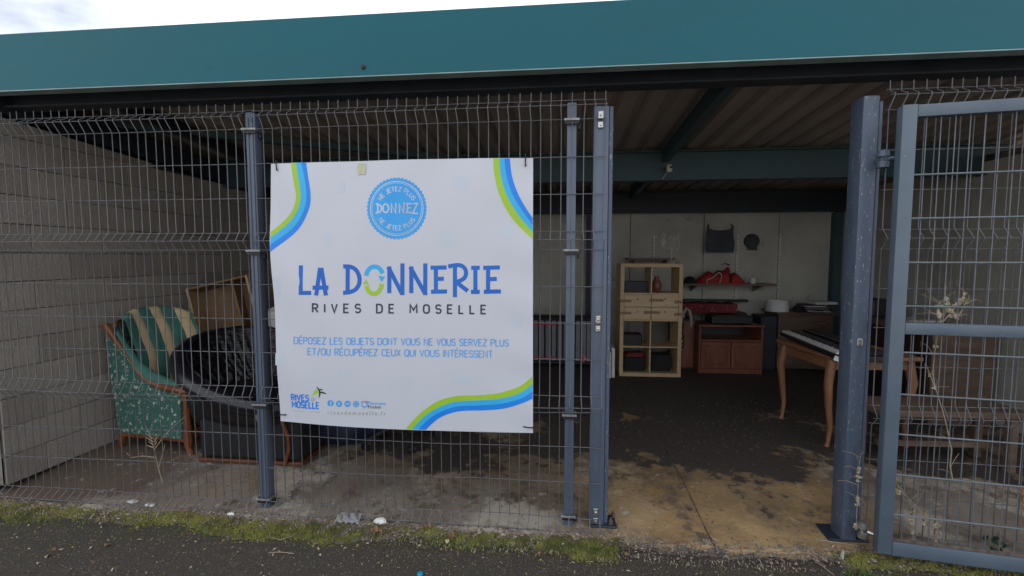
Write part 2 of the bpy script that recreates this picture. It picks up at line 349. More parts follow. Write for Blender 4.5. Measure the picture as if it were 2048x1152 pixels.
# rafters
def rafter(u, w=.06, h=.12, a=.2, b=3.85, dz=0):
    m = MB(); m.beam((u, a, roofz(a)-h/2-dz), (u, b, roofz(b)-h/2-dz), w, h); return m
pr = P(1470, 150, z=2.5)
build('rafter', rafter(pr.x), M['bluesteel'], sh)
build('rafter', rafter(pr.x-1.35*3, .05, .1), M['darksteel'], sh)
# wall plate along the side wall
m = MB(); m.beam((-3.50, .1, 2.335+.10), (-3.50, 3.9, 2.335-.063*3.8+.10), .12, .17); build('wall_plate', m, M['darksteel'], sh)
a = P(200, 247, z=2.50); b = P(960, 322, z=2.44)
m = MB(); m.beam(a, b, .07, .05); build('diagonal_brace', m, M['bluesteel'], sh)
m = MB(); m.span((-3.9, .02, 0), (-3.68, 4.3, 2.7)); m.span((-6.2, .02, GZ), (-6.0, 4.3, 2.6)); m.span((-6.0, 4.2, GZ), (-3.7, 4.3, 2.6)); build('outer_wall', m, M['block'], sh)
# side wall of blocks
sw = build('side_wall', MB().prism([(0.012, 0), (4.2, 0), (4.2, 2.335-.063*4.2-.004), (.012, 2.335-.005-.004)], 0, -3.66, -3.477), M['mortar'], sh)
def ztop(v): return 2.335-.063*v
bh, bl, jt = .185, .47, .006
share = {}
r = 0; z = 0
while z < 2.33:
    v = .012-(.0 if r % 2 else .235)
    while v < 4.15:
        v0 = max(v, .012); v1 = min(v+bl-jt, 4.15); z0 = z+jt/2; z1 = z+bh-jt/2
        v += bl
        if v1-v0 < .04: continue
        ta, tb = min(z1, ztop(v0)), min(z1, ztop(v1))
        if tb-z0 < .02: continue
        full = (ta == z1 and tb == z1)
        key = (round(v1-v0, 3), random.randrange(5)) if full else None
        jit = random.uniform(-.0025, .0015); mat = random.choice((M['block'], M['block'], M['block2'], M['block3']))
        if full and key in share:
            o = link('concrete_block', share[key], sw)
        else:
            mbk = MB(); L_ = v1-v0; H = z1-z0; q = .002
            x1 = 0; x0 = -.03
            ht, hb = ta-z0, tb-z0
            vs = [(x0, 0, 0), (x0, L_, 0), (x0, L_, hb), (x0, 0, ht), (x1-q, 0, 0), (x1-q, L_, 0), (x1-q, L_, hb), (x1-q, 0, ht), (x1, q, q), (x1, L_-q, q), (x1, L_-q, hb-q), (x1, q, ht-q)]
            fs = [(0,1,2,3),(0,4,5,1),(1,5,6,2),(2,6,7,3),(3,7,4,0),(4,8,9,5),(5,9,10,6),(6,10,11,7),(7,11,8,4),(8,11,10,9)]
            mbk.add(vs, fs); o = build('concrete_block', mbk, mat, sw)
            if full: share[key] = o.data
        if full and random.random() < .5:
            pass
        o.location = (-3.468+jit, v0, z0)
        if not full: pass
    z += bh; r += 1
# bare corner pier at the front of the side wall, base ledge
# back wall of smooth panels
bw = build('back_wall', MB().span((-3.6, 4.10, 0), (4.1, 4.22, 2.36)), M['mortar'], sh)
edges = [-3.47, -2.55, -1.55, -.55, .45, 1.03, 2.03, 3.02, 3.80]
for a_, b_ in zip(edges[:-1], edges[1:]):
    build('wall_panel', MB().span((a_+.004, 4.082+random.uniform(-.004, .002), .01), (b_-.004, 4.108, 2.30), bev=.003), M['panel'], bw)
m = MB(); m.span((.415, 3.96, 0), (.475, 4.06, 2.05)); build('column', m, M['darksteel'], sh)
m = MB(); m.span((3.68, 3.98, 0), (3.78, 4.08, 2.05)); build('column', m, M['bluesteel'], sh)
rw = build('right_wall', MB().span((3.80, .02, 0), (3.95, 4.1, 2.36)), M['mortar'], sh)
for a_, b_ in zip([.1, 1.1, 2.1, 3.1], [1.1, 2.1, 3.1, 4.08]):
    build('wall_panel', MB().span((3.782, a_+.004, .01), (3.803, b_-.004, 2.30), bev=.003), M['panel'], rw)
m = MB(); m.span((3.95, .0, GZ), (6.0, .1, 2.43)); build('outer_wall', m, M['block'], sh)

# ================================================================ FENCE
zA = [P(1080, y, v=0).z for y in (202, 216, 240, 315, 389, 463, 480, 499, 573, 646, 718, 789, 810, 825, 894, 964, 1033, 1050)]
zTip = P(1080, 186, v=0).z
FD = -.036
prof = [(0, zTip), (0, zA[0]), (0, zA[0]-.008), (FD, zA[1]+.006), (FD, zA[1]-.006), (0, zA[2]), (0, zA[5]+.008), (FD, zA[6]+.006), (FD, zA[6]-.006), (0, zA[7]-.006),
        (0, zA[11]+.01), (FD, zA[12]+.006), (FD, zA[12]-.006), (0, zA[13]-.006), (0, zA[16]+.006), (-.058, zA[17]+.012), (-.060, zA[17]+.004), (-.018, zA[17]-.018)]
wires_h = [(0, zA[0]), (FD, zA[1]), (0, zA[2]), (0, zA[3]), (0, zA[4]), (0, zA[5]), (FD, zA[6]), (0, zA[7]), (0, zA[8]), (0, zA[9]), (0, zA[10]), (0, zA[11]), (FD, zA[12]), (0, zA[13]), (0, zA[14]), (0, zA[15]), (0, zA[16]), (-.060, zA[17]+.008)]
vw = MB().tube([(0, v, z) for v, z in prof], .0027, 6)
vwme = None
def fence_panel(u0, u1, label, n, sag=0.0):
    global vwme
    t = thing('mesh_fence', label, 'fence', (u0, 0, 0), group='folded wire mesh panels')
    for i in range(n):
        du = (u1-u0)*i/(n-1)
        if vwme is None:
            o = build('vertical_wire', vw, M['wire'], t, smooth=True); vwme = o.data
        else: o = link('vertical_wire', vwme, t)
        o.location = (du+random.uniform(-.0012, .0012), 0, random.uniform(-.002, .002)); o.rotation_euler = (random.uniform(-.0015, .0015), random.uniform(-.0018, .0018), random.uniform(-.12, .12))
    for k, (v, z) in enumerate(wires_h):
        m = MB(); L_ = u1-u0; low = z < .7
        pts = [(-.012+(L_+.024)*j/24, v+.0052+(random.uniform(-.004, .004) if low else random.uniform(-.0012, .0012)), z+(sag*math.sin(j/24*7+k)*.006 if low else 0)+random.uniform(-.0006, .0006)) for j in range(25)]
        m.tube(pts, .0024, 6); build('horizontal_wire', m, M['wire'], t, smooth=True)
    return t
fence_panel(-5.22, -1.76, 'long left wire mesh panel in front of the block side wall', 64, 1)
fence_panel(-1.70, .245, 'middle wire mesh panel that carries the white banner', 36, 1)
fence_panel(1.615, 4.3, 'right wire mesh panel behind the swung open gate', 50, 1)

def post(u, z1, w, d, label, clips, lean=0, cap=True, mat='post', grooves=True):
    t = thing('fence_post', label, 'post', (u, .012+d/2, GZ), group='grey blue fence posts')
    m = MB(); m.box((0, 0, (z1-GZ)/2), (w, d, z1-GZ), bev=.005, seg=2)
    build('post_tube', m, M[mat], t, smooth=True)
    if grooves:
        for gx in (-w*.22, w*.22):
            m = MB(); m.box((gx, -d/2-.0035, (z1-GZ)/2), (w*.16, .007, z1-GZ-.06), bev=.002); build('groove_strip', m, M[mat], t)
    if cap:
        m = MB(); m.box((0, 0, z1-GZ+.006), (w+.014, d+.014, .014), bev=.004); build('cap', m, M['blackpl'], t)
    for z in clips:
        m = MB(); m.box((0, -d/2-.018, z-GZ), (w+.03, .004, .012), bev=.001); m.box((-w/2-.010, -.005, z-GZ-.002), (.006, d+.02, .012)); m.box((w/2+.010, -.005, z-GZ-.002), (.006, d+.02, .012)); build('clamp', m, M['dullzinc'], t)
        m = MB(); m.box((0, -d/2-.012, z-GZ-.016), (w+.022, .006, .016), bev=.002); m.box((w/2+.015, .0, z-GZ-.03), (.014, .03, .03), bev=.003); build('clamp_pad', m, M['blackpl'], t)
    return t
cl = [zA[2]-.002, zA[7]-.004, zA[13]-.01, zA[16]+.01]
post(-1.73, 2.27, .058, .06, 'fence post just left of the white banner', cl)
post(.075, 2.265, .05, .06, 'narrow fence post just right of the white banner', cl, grooves=False)
post(-3.60, 2.27, .06, .06, 'fence post at the far left edge beside the block wall', cl)
# door stop post
t = thing('door_post', 'wide blue grey door post with a narrow stop strip left of the open doorway', 'post', (.235, .06, GZ))
m = MB(); m.box((-.005, 0, 1.16), (.078, .08, 2.31), bev=.005, seg=2); build('post_tube', m, M['post'], t, smooth=True)
m = MB(); m.box((.047, .005, 1.16), (.022, .06, 2.312), bev=.003); build('stop_strip', m, M['postworn'], t)
m = MB(); m.box((.03, .0, .032), (.15, .12, .014), bev=.003); build('base_plate', m, M['darksteel'], t)
for k in (.085, .105):
    m = MB(); m.lathe([(.011, 0), (.011, .02), (.005, .021), (.005, .035)], (k-.01, -.03 if k < .1 else .04, .039), 8); build('nut', m, M['gritdark'], t)
for y in (237, 648, 1035):
    z = P(1200, y, v=0).z-GZ
    for dz in (.022, -.028):
        m = MB(); m.box((-.01, -.047, z+dz), (.028, .006, .042 if dz > 0 else .034), bev=.004, seg=2); m.lathe([(.007, 0), (.007, .006), (.002, .008)], (-.01, -.05, z+dz), 8, rot=(R(90), 0, 0)); build('latch_plate', m, M['silver'], t)
# hinge post
t = thing('hinge_post', 'thick scratched hinge post right of the open doorway', 'post', (1.552, .06, GZ))
m = MB(); m.box((-.010, 0, 1.16), (.075, .10, 2.32), bev=.006, seg=2); build('post_tube', m, M['postworn'], t, smooth=True)
m = MB(); m.box((-.01, .03, .032), (.20, .17, .014), bev=.003); build('base_plate', m, M['darksteel'], t)
m = MB(); m.box((.052, .0, 1.2), (.02, .05, 2.2), bev=.004); build('side_strip', m, M['post'], t)
for z in (.12, 2.0):
    m = MB()
    m.lathe([(.012, -.045), (.024, -.04), (.026, -.012), (.014, -.008), (.014, .008), (.026, .012), (.024, .04), (.012, .045)], (.03, -.09, z), 14)
    m.tube([(.03, -.05, z), (.03, -.11, z)], .011, 8); m.tube([(.03, -.09, z), (.085, -.15, z)], .009, 8); build('hinge', m, M['silver'] if z < 1 else M['post'], t, smooth=True)
m = MB(); m.box((-.008, -.052, 1.09), (.026, .006, .04), bev=.004); build('latch_plate', m, M['silver'], t)

# ---------------------------------------------------------------- gate, swung open in front of the right panel
GA = math.atan2(-.085, .60)
g = thing('mesh_gate', 'grey blue steel gate with bars and mid rail swung open at the right edge', 'gate', (1.612, -.125, 0), GA)
GW = 1.35; zb, zm, zt = .0, 1.115, 2.15; fw = .06
for nm, x in (('stile', 0), ('stile', GW)):
    m = MB(); m.box((x, 0, (zb+zt)/2), (fw, .05, zt-zb), bev=.004, seg=2); build(nm, m, M['gate'], g, smooth=True)
for z, h in ((zb+.03, .07), (zm, .055), (zt-.03, .055)):
    m = MB(); m.box((GW/2, 0, z), (GW-fw-.002, .046, h), bev=.004, seg=2); build('rail', m, M['gate'], g, smooth=True)
m = MB(); m.box((GW/2, -.012, zb+.073), (GW-fw-.004, .012, .012)); build('channel', m, M['gritdark'], g)
hz = [P(1830, y, v=-.14).z for y in (350, 437, 525, 612)]+[P(1830, y, v=-.14).z for y in (705, 789, 869, 950, 1030)]
for z in hz:
    m = MB(); m.tube([(fw/2, -.014, z), (GW-fw/2, -.014, z)], .0045, 8); build('horizontal_bar', m, M['gatewire'], g, smooth=True)
vb = MB().tube([(0, -.006, zb+.06), (0, -.006, zt-.05)], .0021, 6); first = None
for i in range(22):
    x = .075+i*.0555
    if x > GW-fw: break
    if first is None: o = build('vertical_bar', vb, M['gatewire'], g, smooth=True); first = o.data
    else: o = link('vertical_bar', first, g)
    o.location = (x, 0, 0)

# ================================================================ BANNER
BV = -.062
def bulge(q): return .010*math.sin((q.x+1.6)/1.48*math.pi)*math.sin((q.z-.49)/1.49*math.pi)+.0045*math.sin(q.x*5+q.z*2)+.0035*math.sin(q.x*13-q.z*7+1)*math.exp(-((q.z-1.97)/.35)**2)+.0045*math.sin(q.x*9+q.z*11)*math.exp(-((q.x+1.6)/.25)**2)+.0022*math.sin(q.z*23+q.x*6)*math.exp(-((q.x+.13)/.2)**2)
def art(px, py, off=.0009):
    q = P(px, py, v=BV); q.y = BV-max(-.010, bulge(q))-off; return q
bn = thing('banner', 'white printed banner reading LA DONNERIE tied to the mesh fence', 'banner', (-.86, BV, .49))
def bpt(s, t_):
    lx = 543+(560-543)*max(0, (t_-.3)/.7)-2*math.sin(min(t_/.5, 1)*math.pi); rx = 1066
    ly = 328+(843-328)*t_; ry = 316+(866-316)*t_
    x = lx+(rx-lx)*s; y = ly+(ry-ly)*s+5*math.sin(s*math.pi)*t_-2.5*math.sin(s*math.pi)*(1-t_)
    return x, y
mb = MB(); mb.grid(lambda s, t_: art(*bpt(s, t_), 0), 80, 80)
mb.grid(lambda s, t_: art(*bpt(s, t_), -.0025), 80, 80)
build('banner_sheet', mb, M['banner'], bn, world=True, normals=False, smooth=True)
def catmull(pts, n=8):
    out = []
    P_ = [pts[0]]+list(pts)+[pts[-1]]
    for i in range(1, len(P_)-2):
        for k in range(n):
            t_ = k/n; a, b, c, d = P_[i-1:i+3]
            out.append(tuple(.5*((2*b[j])+(-a[j]+c[j])*t_+(2*a[j]-5*b[j]+4*c[j]-d[j])*t_*t_+(-a[j]+3*b[j]-3*c[j]+d[j])*t_**3) for j in range(2)))
    out.append(tuple(pts[-1])); return out
def band(name, A, B, mat, off=.0009):
    A = catmull(A); B = catmull(B); n = 60
    def samp(L_, t_):
        x = t_*(len(L_)-1); i = min(int(x), len(L_)-2); f = x-i; return (L_[i][0]+(L_[i+1][0]-L_[i][0])*f, L_[i][1]+(L_[i+1][1]-L_[i][1])*f)
    m = MB(); vs = []
    for i in range(n+1):
        for k in range(3):
            a, b = samp(A, i/n), samp(B, i/n); vs.append(art(a[0]+(b[0]-a[0])*k/2, a[1]+(b[1]-a[1])*k/2, off))
    m.add(vs, [(i*3+k, (i+1)*3+k, (i+1)*3+k+1, i*3+k+1) for i in range(n) for k in range(2)])
    return build(name, m, mat, bn, world=True, normals=False)
Z3 = lambda L_: [(530+x/3.6, 300+y/3.6) for x, y in L_]
Z4 = lambda L_: [(530+x/3.724, 600+y/3.724) for x, y in L_]
c1 = [Z3(q) for q in ([(190, 92), (210, 220), (229, 330), (205, 430), (140, 510), (46, 590)], [(225, 92), (248, 220), (262, 330), (240, 430), (172, 528), (45, 632)], [(262, 91), (288, 200), (303, 320), (285, 430), (205, 560), (45, 682)], [(298, 90), (315, 200), (332, 320), (318, 430), (235, 580), (46, 732)])]
c2 = [Z3(q) for q in ([(1645, 62), (1657, 200), (1700, 350), (1790, 505), (1927, 640)], [(1688, 62), (1700, 190), (1745, 335), (1830, 475), (1927, 590)], [(1725, 62), (1740, 190), (1787, 330), (1865, 455), (1927, 540)], [(1763, 61), (1778, 185), (1820, 310), (1880, 420), (1928, 490)])]
c3 = [Z4(q) for q in ([(1048, 958), (1150, 850), (1280, 757), (1420, 717), (1600, 708), (1750, 690), (1900, 640), (1993, 568)], [(1097, 962), (1195, 860), (1300, 797), (1420, 757), (1600, 747), (1750, 733), (1900, 690), (1993, 625)], [(1142, 965), (1235, 875), (1340, 820), (1440, 792), (1600, 785), (1750, 773), (1900, 735), (1993, 680)], [(1196, 968), (1290, 885), (1390, 842), (1490, 826), (1640, 822), (1790, 806), (1920, 765), (1993, 733)])]
for cc in (c1, c2, c3):
    for k, mm in enumerate(('b_green', 'b_light', 'b_deep')): band('printed_stripe', cc[k], cc[k+1], M[mm])
def strokes(m, pls, w, off0=.001, px=True):
    """thick polylines drawn in the banner's plane; each gets its own hair of height so none is coplanar"""
    for k, pl in enumerate(pls):
        closed = (len(pl) > 2 and pl[0] == pl[-1]); n = len(pl); L_, R_ = [], []
        for i in range(n):
            a = pl[i-1] if i > 0 else (pl[-2] if closed else None); b = pl[i+1] if i < n-1 else (pl[1] if closed else None); p = pl[i]
            def d(q, r):
                x, y = r[0]-q[0], r[1]-q[1]; l = math.hypot(x, y) or 1; return x/l, y/l
            d1 = d(a, p) if a else d(p, b); d2 = d(p, b) if b else d1
            nx, ny = -(d1[1]+d2[1]), d1[0]+d2[0]; l = math.hypot(nx, ny) or 1; nx /= l; ny /= l
            s_ = w/2/max(.45, nx*(-d1[1])+ny*d1[0])
            L_.append((p[0]+nx*s_, p[1]+ny*s_)); R_.append((p[0]-nx*s_, p[1]-ny*s_))
        off = off0+k*.00007
        vs = []
        for a, b in zip(L_, R_): vs += [art(*a, off), art(*b, off)]
        m.add(vs, [(2*i, 2*i+2, 2*i+3, 2*i+1) for i in range(n-1)])
def arc(cx, cy, rx, ry, a0, a1, n=10): return [(cx+rx*math.cos(R(a0+(a1-a0)*i/n)), cy+ry*math.sin(R(a0+(a1-a0)*i/n))) for i in range(n+1)]
# narrow capitals, x 0..w, y 0 (base) .. 1 (top)
W_ = .5
G = {
 'D': (W_, [[(0, 0), (0, 1), (.22, 1)]+arc(.22, .72, .26, .28, 90, 0, 5)[1:]+[(.48, .28)]+arc(.22, .28, .26, .28, 0, -90, 5)[1:]+[(0, 0)]]),
 'E': (.42, [[(.42, 1), (0, 1), (0, 0), (.42, 0)], [(0, .52), (.36, .52)]]),
 'P': (.46, [[(0, 0), (0, 1), (.24, 1)]+arc(.24, .74, .22, .26, 90, -90, 8)[1:]+[(0, .48)]]),
 'O': (.5, [arc(.25, .72, .25, .28, 0, 180, 8)+arc(.25, .28, .25, .28, 180, 360, 8)+[(.5, .72)]]),
 'S': (.44, [arc(.22, .75, .22, .25, 20, 180, 7)+arc(.22, .70, .22, .2, 180, 255, 3)[1:]+arc(.22, .28, .23, .24, 75, 0, 3)+arc(.22, .25, .22, .25, 0, -160, 7)]),
 'Z': (.44, [[(0, 1), (.44, 1), (0, 0), (.44, 0)]]), 'L': (.38, [[(0, 1), (0, 0), (.38, 0)]]),
 'B': (.46, [[(0, 0), (0, 1), (.24, 1)]+arc(.24, .76, .2, .24, 90, -90, 7)[1:]+[(0, .52)], [(.24, .52)]+arc(.24, .26, .22, .26, 90, -90, 7)+[(0, 0)]]),
 'J': (.34, [[(.34, 1), (.34, .25)]+arc(.14, .22, .2, .22, 0, -140, 6)]),
 'T': (.46, [[(0, 1), (.46, 1)], [(.23, 1), (.23, 0)]]), 'N': (.48, [[(0, 0), (0, 1), (.46, 0), (.46, 1)]]),
 'V': (.48, [[(0, 1), (.24, 0), (.48, 1)]]), 'U': (.48, [[(0, 1), (0, .28)]+arc(.24, .27, .24, .27, 180, 360, 9)+[(.48, 1)]]),
 'R': (.46, [[(0, 0), (0, 1), (.24, 1)]+arc(.24, .75, .21, .25, 90, -90, 7)[1:]+[(0, .50)], [(.22, .5), (.46, 0)]]),
 'I': (.02, [[(.01, 0), (.01, 1)]]), 'C': (.44, [arc(.24, .74, .22, .26, 20, 180, 7)+arc(.24, .26, .22, .26, 180, 340, 7)]),
 'Q': (.5, [arc(.25, .72, .25, .28, 0, 180, 8)+arc(.25, .28, .25, .28, 180, 360, 8)+[(.5, .72)], [(.28, .2), (.46, -.12)]]),
 'M': (.6, [[(0, 0), (0, 1), (.3, .35), (.6, 1), (.6, 0)]]), 'A': (.5, [[(0, 0), (.25, 1), (.5, 0)], [(.09, .32), (.41, .32)]]),
 'X': (.46, [[(0, 1), (.46, 0)], [(.46, 1), (0, 0)]]), '/': (.34, [[(0, -.1), (.34, 1.1)]]), ' ': (.24, []),
}
G['É'] = (.42, G['E'][1]+[[(.16, 1.16), (.30, 1.36)]]); G['È'] = (.42, G['E'][1]+[[(.28, 1.16), (.14, 1.36)]])
def layout(s, gap):
    x = 0; out = []
    for ch in s:
        w, st = G[ch]; out.append((x, w, st)); x += w+gap
    return out, x-gap
def line_text(name, s, p0, p1, h, w, mat, gap=.17, off=.001):
    lay, tot = layout(s, gap); m = MB(); L_ = math.hypot(p1[0]-p0[0], p1[1]-p0[1]); sx = L_/tot
    ux, uy = (p1[0]-p0[0])/L_, (p1[1]-p0[1])/L_
    for x, gw, st in lay:
        if h > 9 and st:
            m = MB(); strokes(m, [[(p0[0]+ux*(x+a)*sx, p0[1]+uy*(x+a)*sx-b*h) for a, b in pl] for pl in st], w, off)
            build('letter', m, mat, bn, world=True, normals=False); m = MB(); continue
        strokes(m, [[(p0[0]+ux*(x+a)*sx, p0[1]+uy*(x+a)*sx-b*h) for a, b in pl] for pl in st], w, off)
    if not m.v: return None
    o = build(name, m, mat, bn, world=True, normals=False); o['kind'] = 'stuff'; return o
def arc_text(name, s, cx, cy, r, a0, a1, h, w, mat, inward=False, gap=.2, off=.0016):
    lay, tot = layout(s, gap); m = MB()
    for x, gw, st in lay:
        def mp(a, b):
            t_ = a0+(a1-a0)*((x+a)/tot); rr = r+(b*h if not inward else -b*h)
            return (cx+rr*math.cos(R(t_)), cy-rr*math.sin(R(t_)))
        strokes(m, [[mp(a, b) for a, b in pl] for pl in st], w, off)
    return build(name, m, mat, bn, world=True, normals=False)
# big hand lettered title
dcurve = catmull([(568, 838), (618, 840), (658, 862), (681, 905), (684, 955), (662, 998), (622, 1020), (568, 1028)], 4)
rcurve = catmull([(1322, 838), (1395, 828), (1436, 846), (1450, 884), (1436, 922), (1390, 948), (1370, 952)], 4)
big = [[(265, 830), (265, 1028), (340, 1028)], [(402, 848), (376, 1046)], [(410, 848), (446, 1046)], [(350, 990), (463, 990)],
 [(600, 836), (600, 1022)], dcurve,
 [(898, 1030), (898, 838)], [(890, 842), (990, 1036)], [(992, 1044), (992, 816)], [(1056, 1030), (1056, 838)], [(1048, 842), (1156, 1036)], [(1156, 1044), (1157, 816)],
 [(1233, 842), (1233, 1020)], [(1195, 847), (1310, 845)], [(1228, 928), (1290, 926)], [(1198, 1020), (1313, 1017)],
 [(1370, 838), (1370, 1058)], rcurve, [(1392, 960), (1462, 1014)],
 [(1517, 842), (1517, 1020)], [(1487, 848), (1548, 847)], [(1485, 1021), (1548, 1020)],
 [(1608, 842), (1608, 1020)], [(1573, 848), (1692, 845)], [(1604, 930), (1670, 927)], [(1578, 1020), (1700, 1017)]]
for i0, i1 in ((0, 1), (1, 4), (4, 6), (6, 9), (9, 12), (12, 16), (16, 19), (19, 22), (22, 26)):
    m = MB(); strokes(m, [Z3(q) for q in big[i0:i1]], 8.2); build('letter', m, M['b_dark'], bn, world=True, normals=False)
def tri(m, pts, off): m.add([art(*p, off) for p in Z3(pts)], [(0, 1, 2)])
m = MB(); strokes(m, [Z3(arc(792, 905, 58, 66, 180, 345, 14))], 8.6, .0011); tri(m, [(818, 905), (868, 912), (843, 950)], .0013); build('arrow_print', m, M['b_light'], bn, world=True, normals=False)
m = MB(); strokes(m, [Z3(arc(788, 962, 54, 72, 0, 168, 14))], 8.2, .0011); tri(m, [(710, 965), (752, 968), (732, 930)], .0013); build('arrow_print', m, M['b_green'], bn, world=True, normals=False)
line_text('subtitle_lettering', 'RIVES DE MOSELLE', (627.5, 624), (972, 627), 16.5, 3.3, M['b_grey'], gap=.62)
line_text('slogan_lettering', 'DÉPOSEZ LES OBJETS DONT VOUS NE VOUS SERVEZ PLUS', (589, 687), (1017, 692), 13.0, 2.1, M['b_mid'], gap=.17)
line_text('slogan_lettering', 'ET/OU RÉCUPÉREZ CEUX QUI VOUS INTÉRESSENT', (617, 709), (985, 714.5), 13.0, 2.1, M['b_mid'], gap=.17)
# badge
bc = (794, 417); m = MB(); n = 96; rx, ry = 60.5, 62.5
def bfn(a, b):
    k = int(round(b*n)) % n; edge = 1 if k % 2 else .955; rr = a*(edge if a > .99 else 1)*(1 if a > .99 else .95) if a > 0 else .001
    return art(bc[0]+rx*rr*math.cos(2*math.pi*k/n), bc[1]+ry*rr*math.sin(2*math.pi*k/n), .001)
m.grid(bfn, 10, n); build('badge_print', m, M['b_badge'], bn, world=True, normals=False)
m = MB()
for rr, w in ((52.5, 1.5), (49.6, 1.0)):
    c = arc(bc[0], bc[1], rr, rr*1.03, 0, 360, 60); c[-1] = c[0]; strokes(m, [c], w, .0014)
build('badge_ring', m, M['b_white'], bn, world=True, normals=False)
Z8 = lambda L_: [(720+x/7.68, 340+y/7.68) for x, y in L_]
dz = [[(278, 520), (278, 660)], [(245, 522), (290, 528), (330, 560), (335, 610), (305, 648), (245, 664)], arc(400, 590, 44, 66, 0, 360, 18)[:-1]+[(444, 590)],
      [(488, 664), (484, 522), (552, 664), (556, 508)], [(612, 664), (606, 522), (676, 664), (680, 498)], [(732, 520), (732, 656)], [(706, 520), (800, 520)], [(735, 585), (782, 583)], [(708, 656), (800, 656)], [(815, 520), (885, 516), (815, 666), (895, 670)]]
m = MB(); strokes(m, [Z8(q) for q in dz], 2.9, .0015); build('badge_lettering', m, M['b_white'], bn, world=True, normals=False)
arc_text('badge_lettering', 'NE JETEZ PLUS', bc[0], bc[1], 34.5, 152, 28, 8.6, 1.6, M['b_white'])
arc_text('badge_lettering', 'NE JETEZ PLUS', bc[0], bc[1], 43.5, 212, 328, 8.6, 1.6, M['b_white'], inward=True)
# faint background icons
def quadp(m, x0, y0, x1, y1, off=.0007): m.add([art(x0, y0, off), art(x1, y0, off), art(x1, y1, off), art(x0, y1, off)], [(0, 1, 2, 3)])
m = MB()
for q in ((676, 362, 688, 386), (910, 352, 936, 380), (648, 468, 664, 488), (1001, 450, 1026, 474), (886, 466, 904, 492), (1028, 629, 1042, 652), (678, 739, 704, 751), (906, 752, 946, 767), (549, 555, 562, 590), (552, 706, 568, 730)):
    m = MB(); quadp(m, *q); build('faint_icon', m, M['b_faint'], bn, world=True, normals=False)
m = MB(); strokes(m, [[(803, 756), (817, 756), (817, 783), (803, 783), (803, 756)]], 1.6, .0007)
build('faint_icon', m, M['b_faint'], bn, world=True, normals=False)
# bottom left logos
line_text('logo_lettering', 'RIVES', (583.5, 800), (618.5, 801.5), 11.8, 2.6, M['b_deep'], gap=.2, off=.001)
line_text('logo_lettering', 'MOSELLE', (584.5, 814.5), (639, 816.5), 12.0, 2.5, M['b_deep'], gap=.2, off=.001)
line_text('logo_lettering', 'DE', (624, 801), (632, 801.5), 6.5, .8, M['b_url'], gap=.2)
Z7 = lambda L_: [(560+x/8.533, 760+y/8.533) for x, y in L_]
def blade(m, pts, w, off):
    c = catmull([Z7([p])[0] for p in pts], 6); n = len(c)
    vs = []
    for i, p in enumerate(c):
        a = c[max(0, i-1)]; b = c[min(n-1, i+1)]; l = math.hypot(b[0]-a[0], b[1]-a[1]) or 1; nx, ny = -(b[1]-a[1])/l, (b[0]-a[0])/l; ww = w*math.sin(math.pi*min(.98, (i+.3)/(n)))*.5+.15
        vs += [art(p[0]+nx*ww, p[1]+ny*ww, off), art(p[0]-nx*ww, p[1]-ny*ww, off)]
    m.add(vs, [(2*i, 2*i+2, 2*i+3, 2*i+1) for i in range(n-1)])
m = MB(); blade(m, [(690, 205), (630, 205), (560, 250)], 4.4, .001); blade(m, [(680, 165), (640, 165), (595, 190)], 2.6, .0011); build('logo_palm', m, M['b_green'], bn, world=True, normals=False)
m = MB(); blade(m, [(630, 105), (680, 160), (692, 220), (675, 300)], 3.2, .0012); blade(m, [(685, 210), (735, 205), (800, 228)], 3.0, .00125); blade(m, [(685, 165), (715, 155), (740, 165)], 2.2, .0013); build('logo_palm', m, M['b_leafdark'], bn, world=True, normals=False)
m = MB(); strokes(m, [[(584, 821.5), (641, 824)]], .7); build('logo_rule', m, M['b_url'], bn, world=True, normals=False)
ics = MB(); wh = MB()
for cx, cy in ((662.4, 805.4), (679.3, 806.5), (696.2, 806.8), (713, 807.3)):
    n = 20; ics.add([art(cx, cy, .001)]+[art(cx+6.2*math.cos(2*math.pi*i/n), cy+6.4*math.sin(2*math.pi*i/n), .001) for i in range(n)], [(0, 1+i, 1+(i+1) % n) for i in range(n)])
strokes(ics, [[(725, 802.5), (735, 802.5), (735, 811.5), (731, 812.5), (729.5, 815), (728, 812.5), (725, 811.5), (725, 802.5)]], 1.8)
build('icon_disc', ics, M['b_badge'], bn, world=True, normals=False)
strokes(wh, [[(665.5, 801.8), (663.4, 801.8), (662.8, 803.5), (662.8, 811)], [(660.6, 805.6), (665, 805.6)]], 1.5, .0014)
strokes(wh, [[(676.5, 803), (682.2, 810)], [(682.2, 803), (676.5, 810)]], 1.2, .0014)
strokes(wh, [[(693.4, 805), (693.4, 810)], [(693.4, 802.6), (693.4, 803.6)], [(695.8, 810), (695.8, 805.4), (698.4, 805), (699.4, 806.6), (699.4, 810)]], 1.3, .0014)
c = arc(713, 807.3, 4.2, 4.3, 0, 360, 16); c[-1] = c[0]; strokes(wh, [c, [(711.4, 805), (711.6, 807.6), (714.8, 809.6)]], .9, .0014)
build('icon_mark', wh, M['b_white'], bn, world=True, normals=False)
m = MB(); strokes(m, [arc(733.5, 803.5, 2.3, 2.3, 0, 350, 10)], 1.1, .0016); build('icon_dot', m, M['b_pink'], bn, world=True, normals=False)
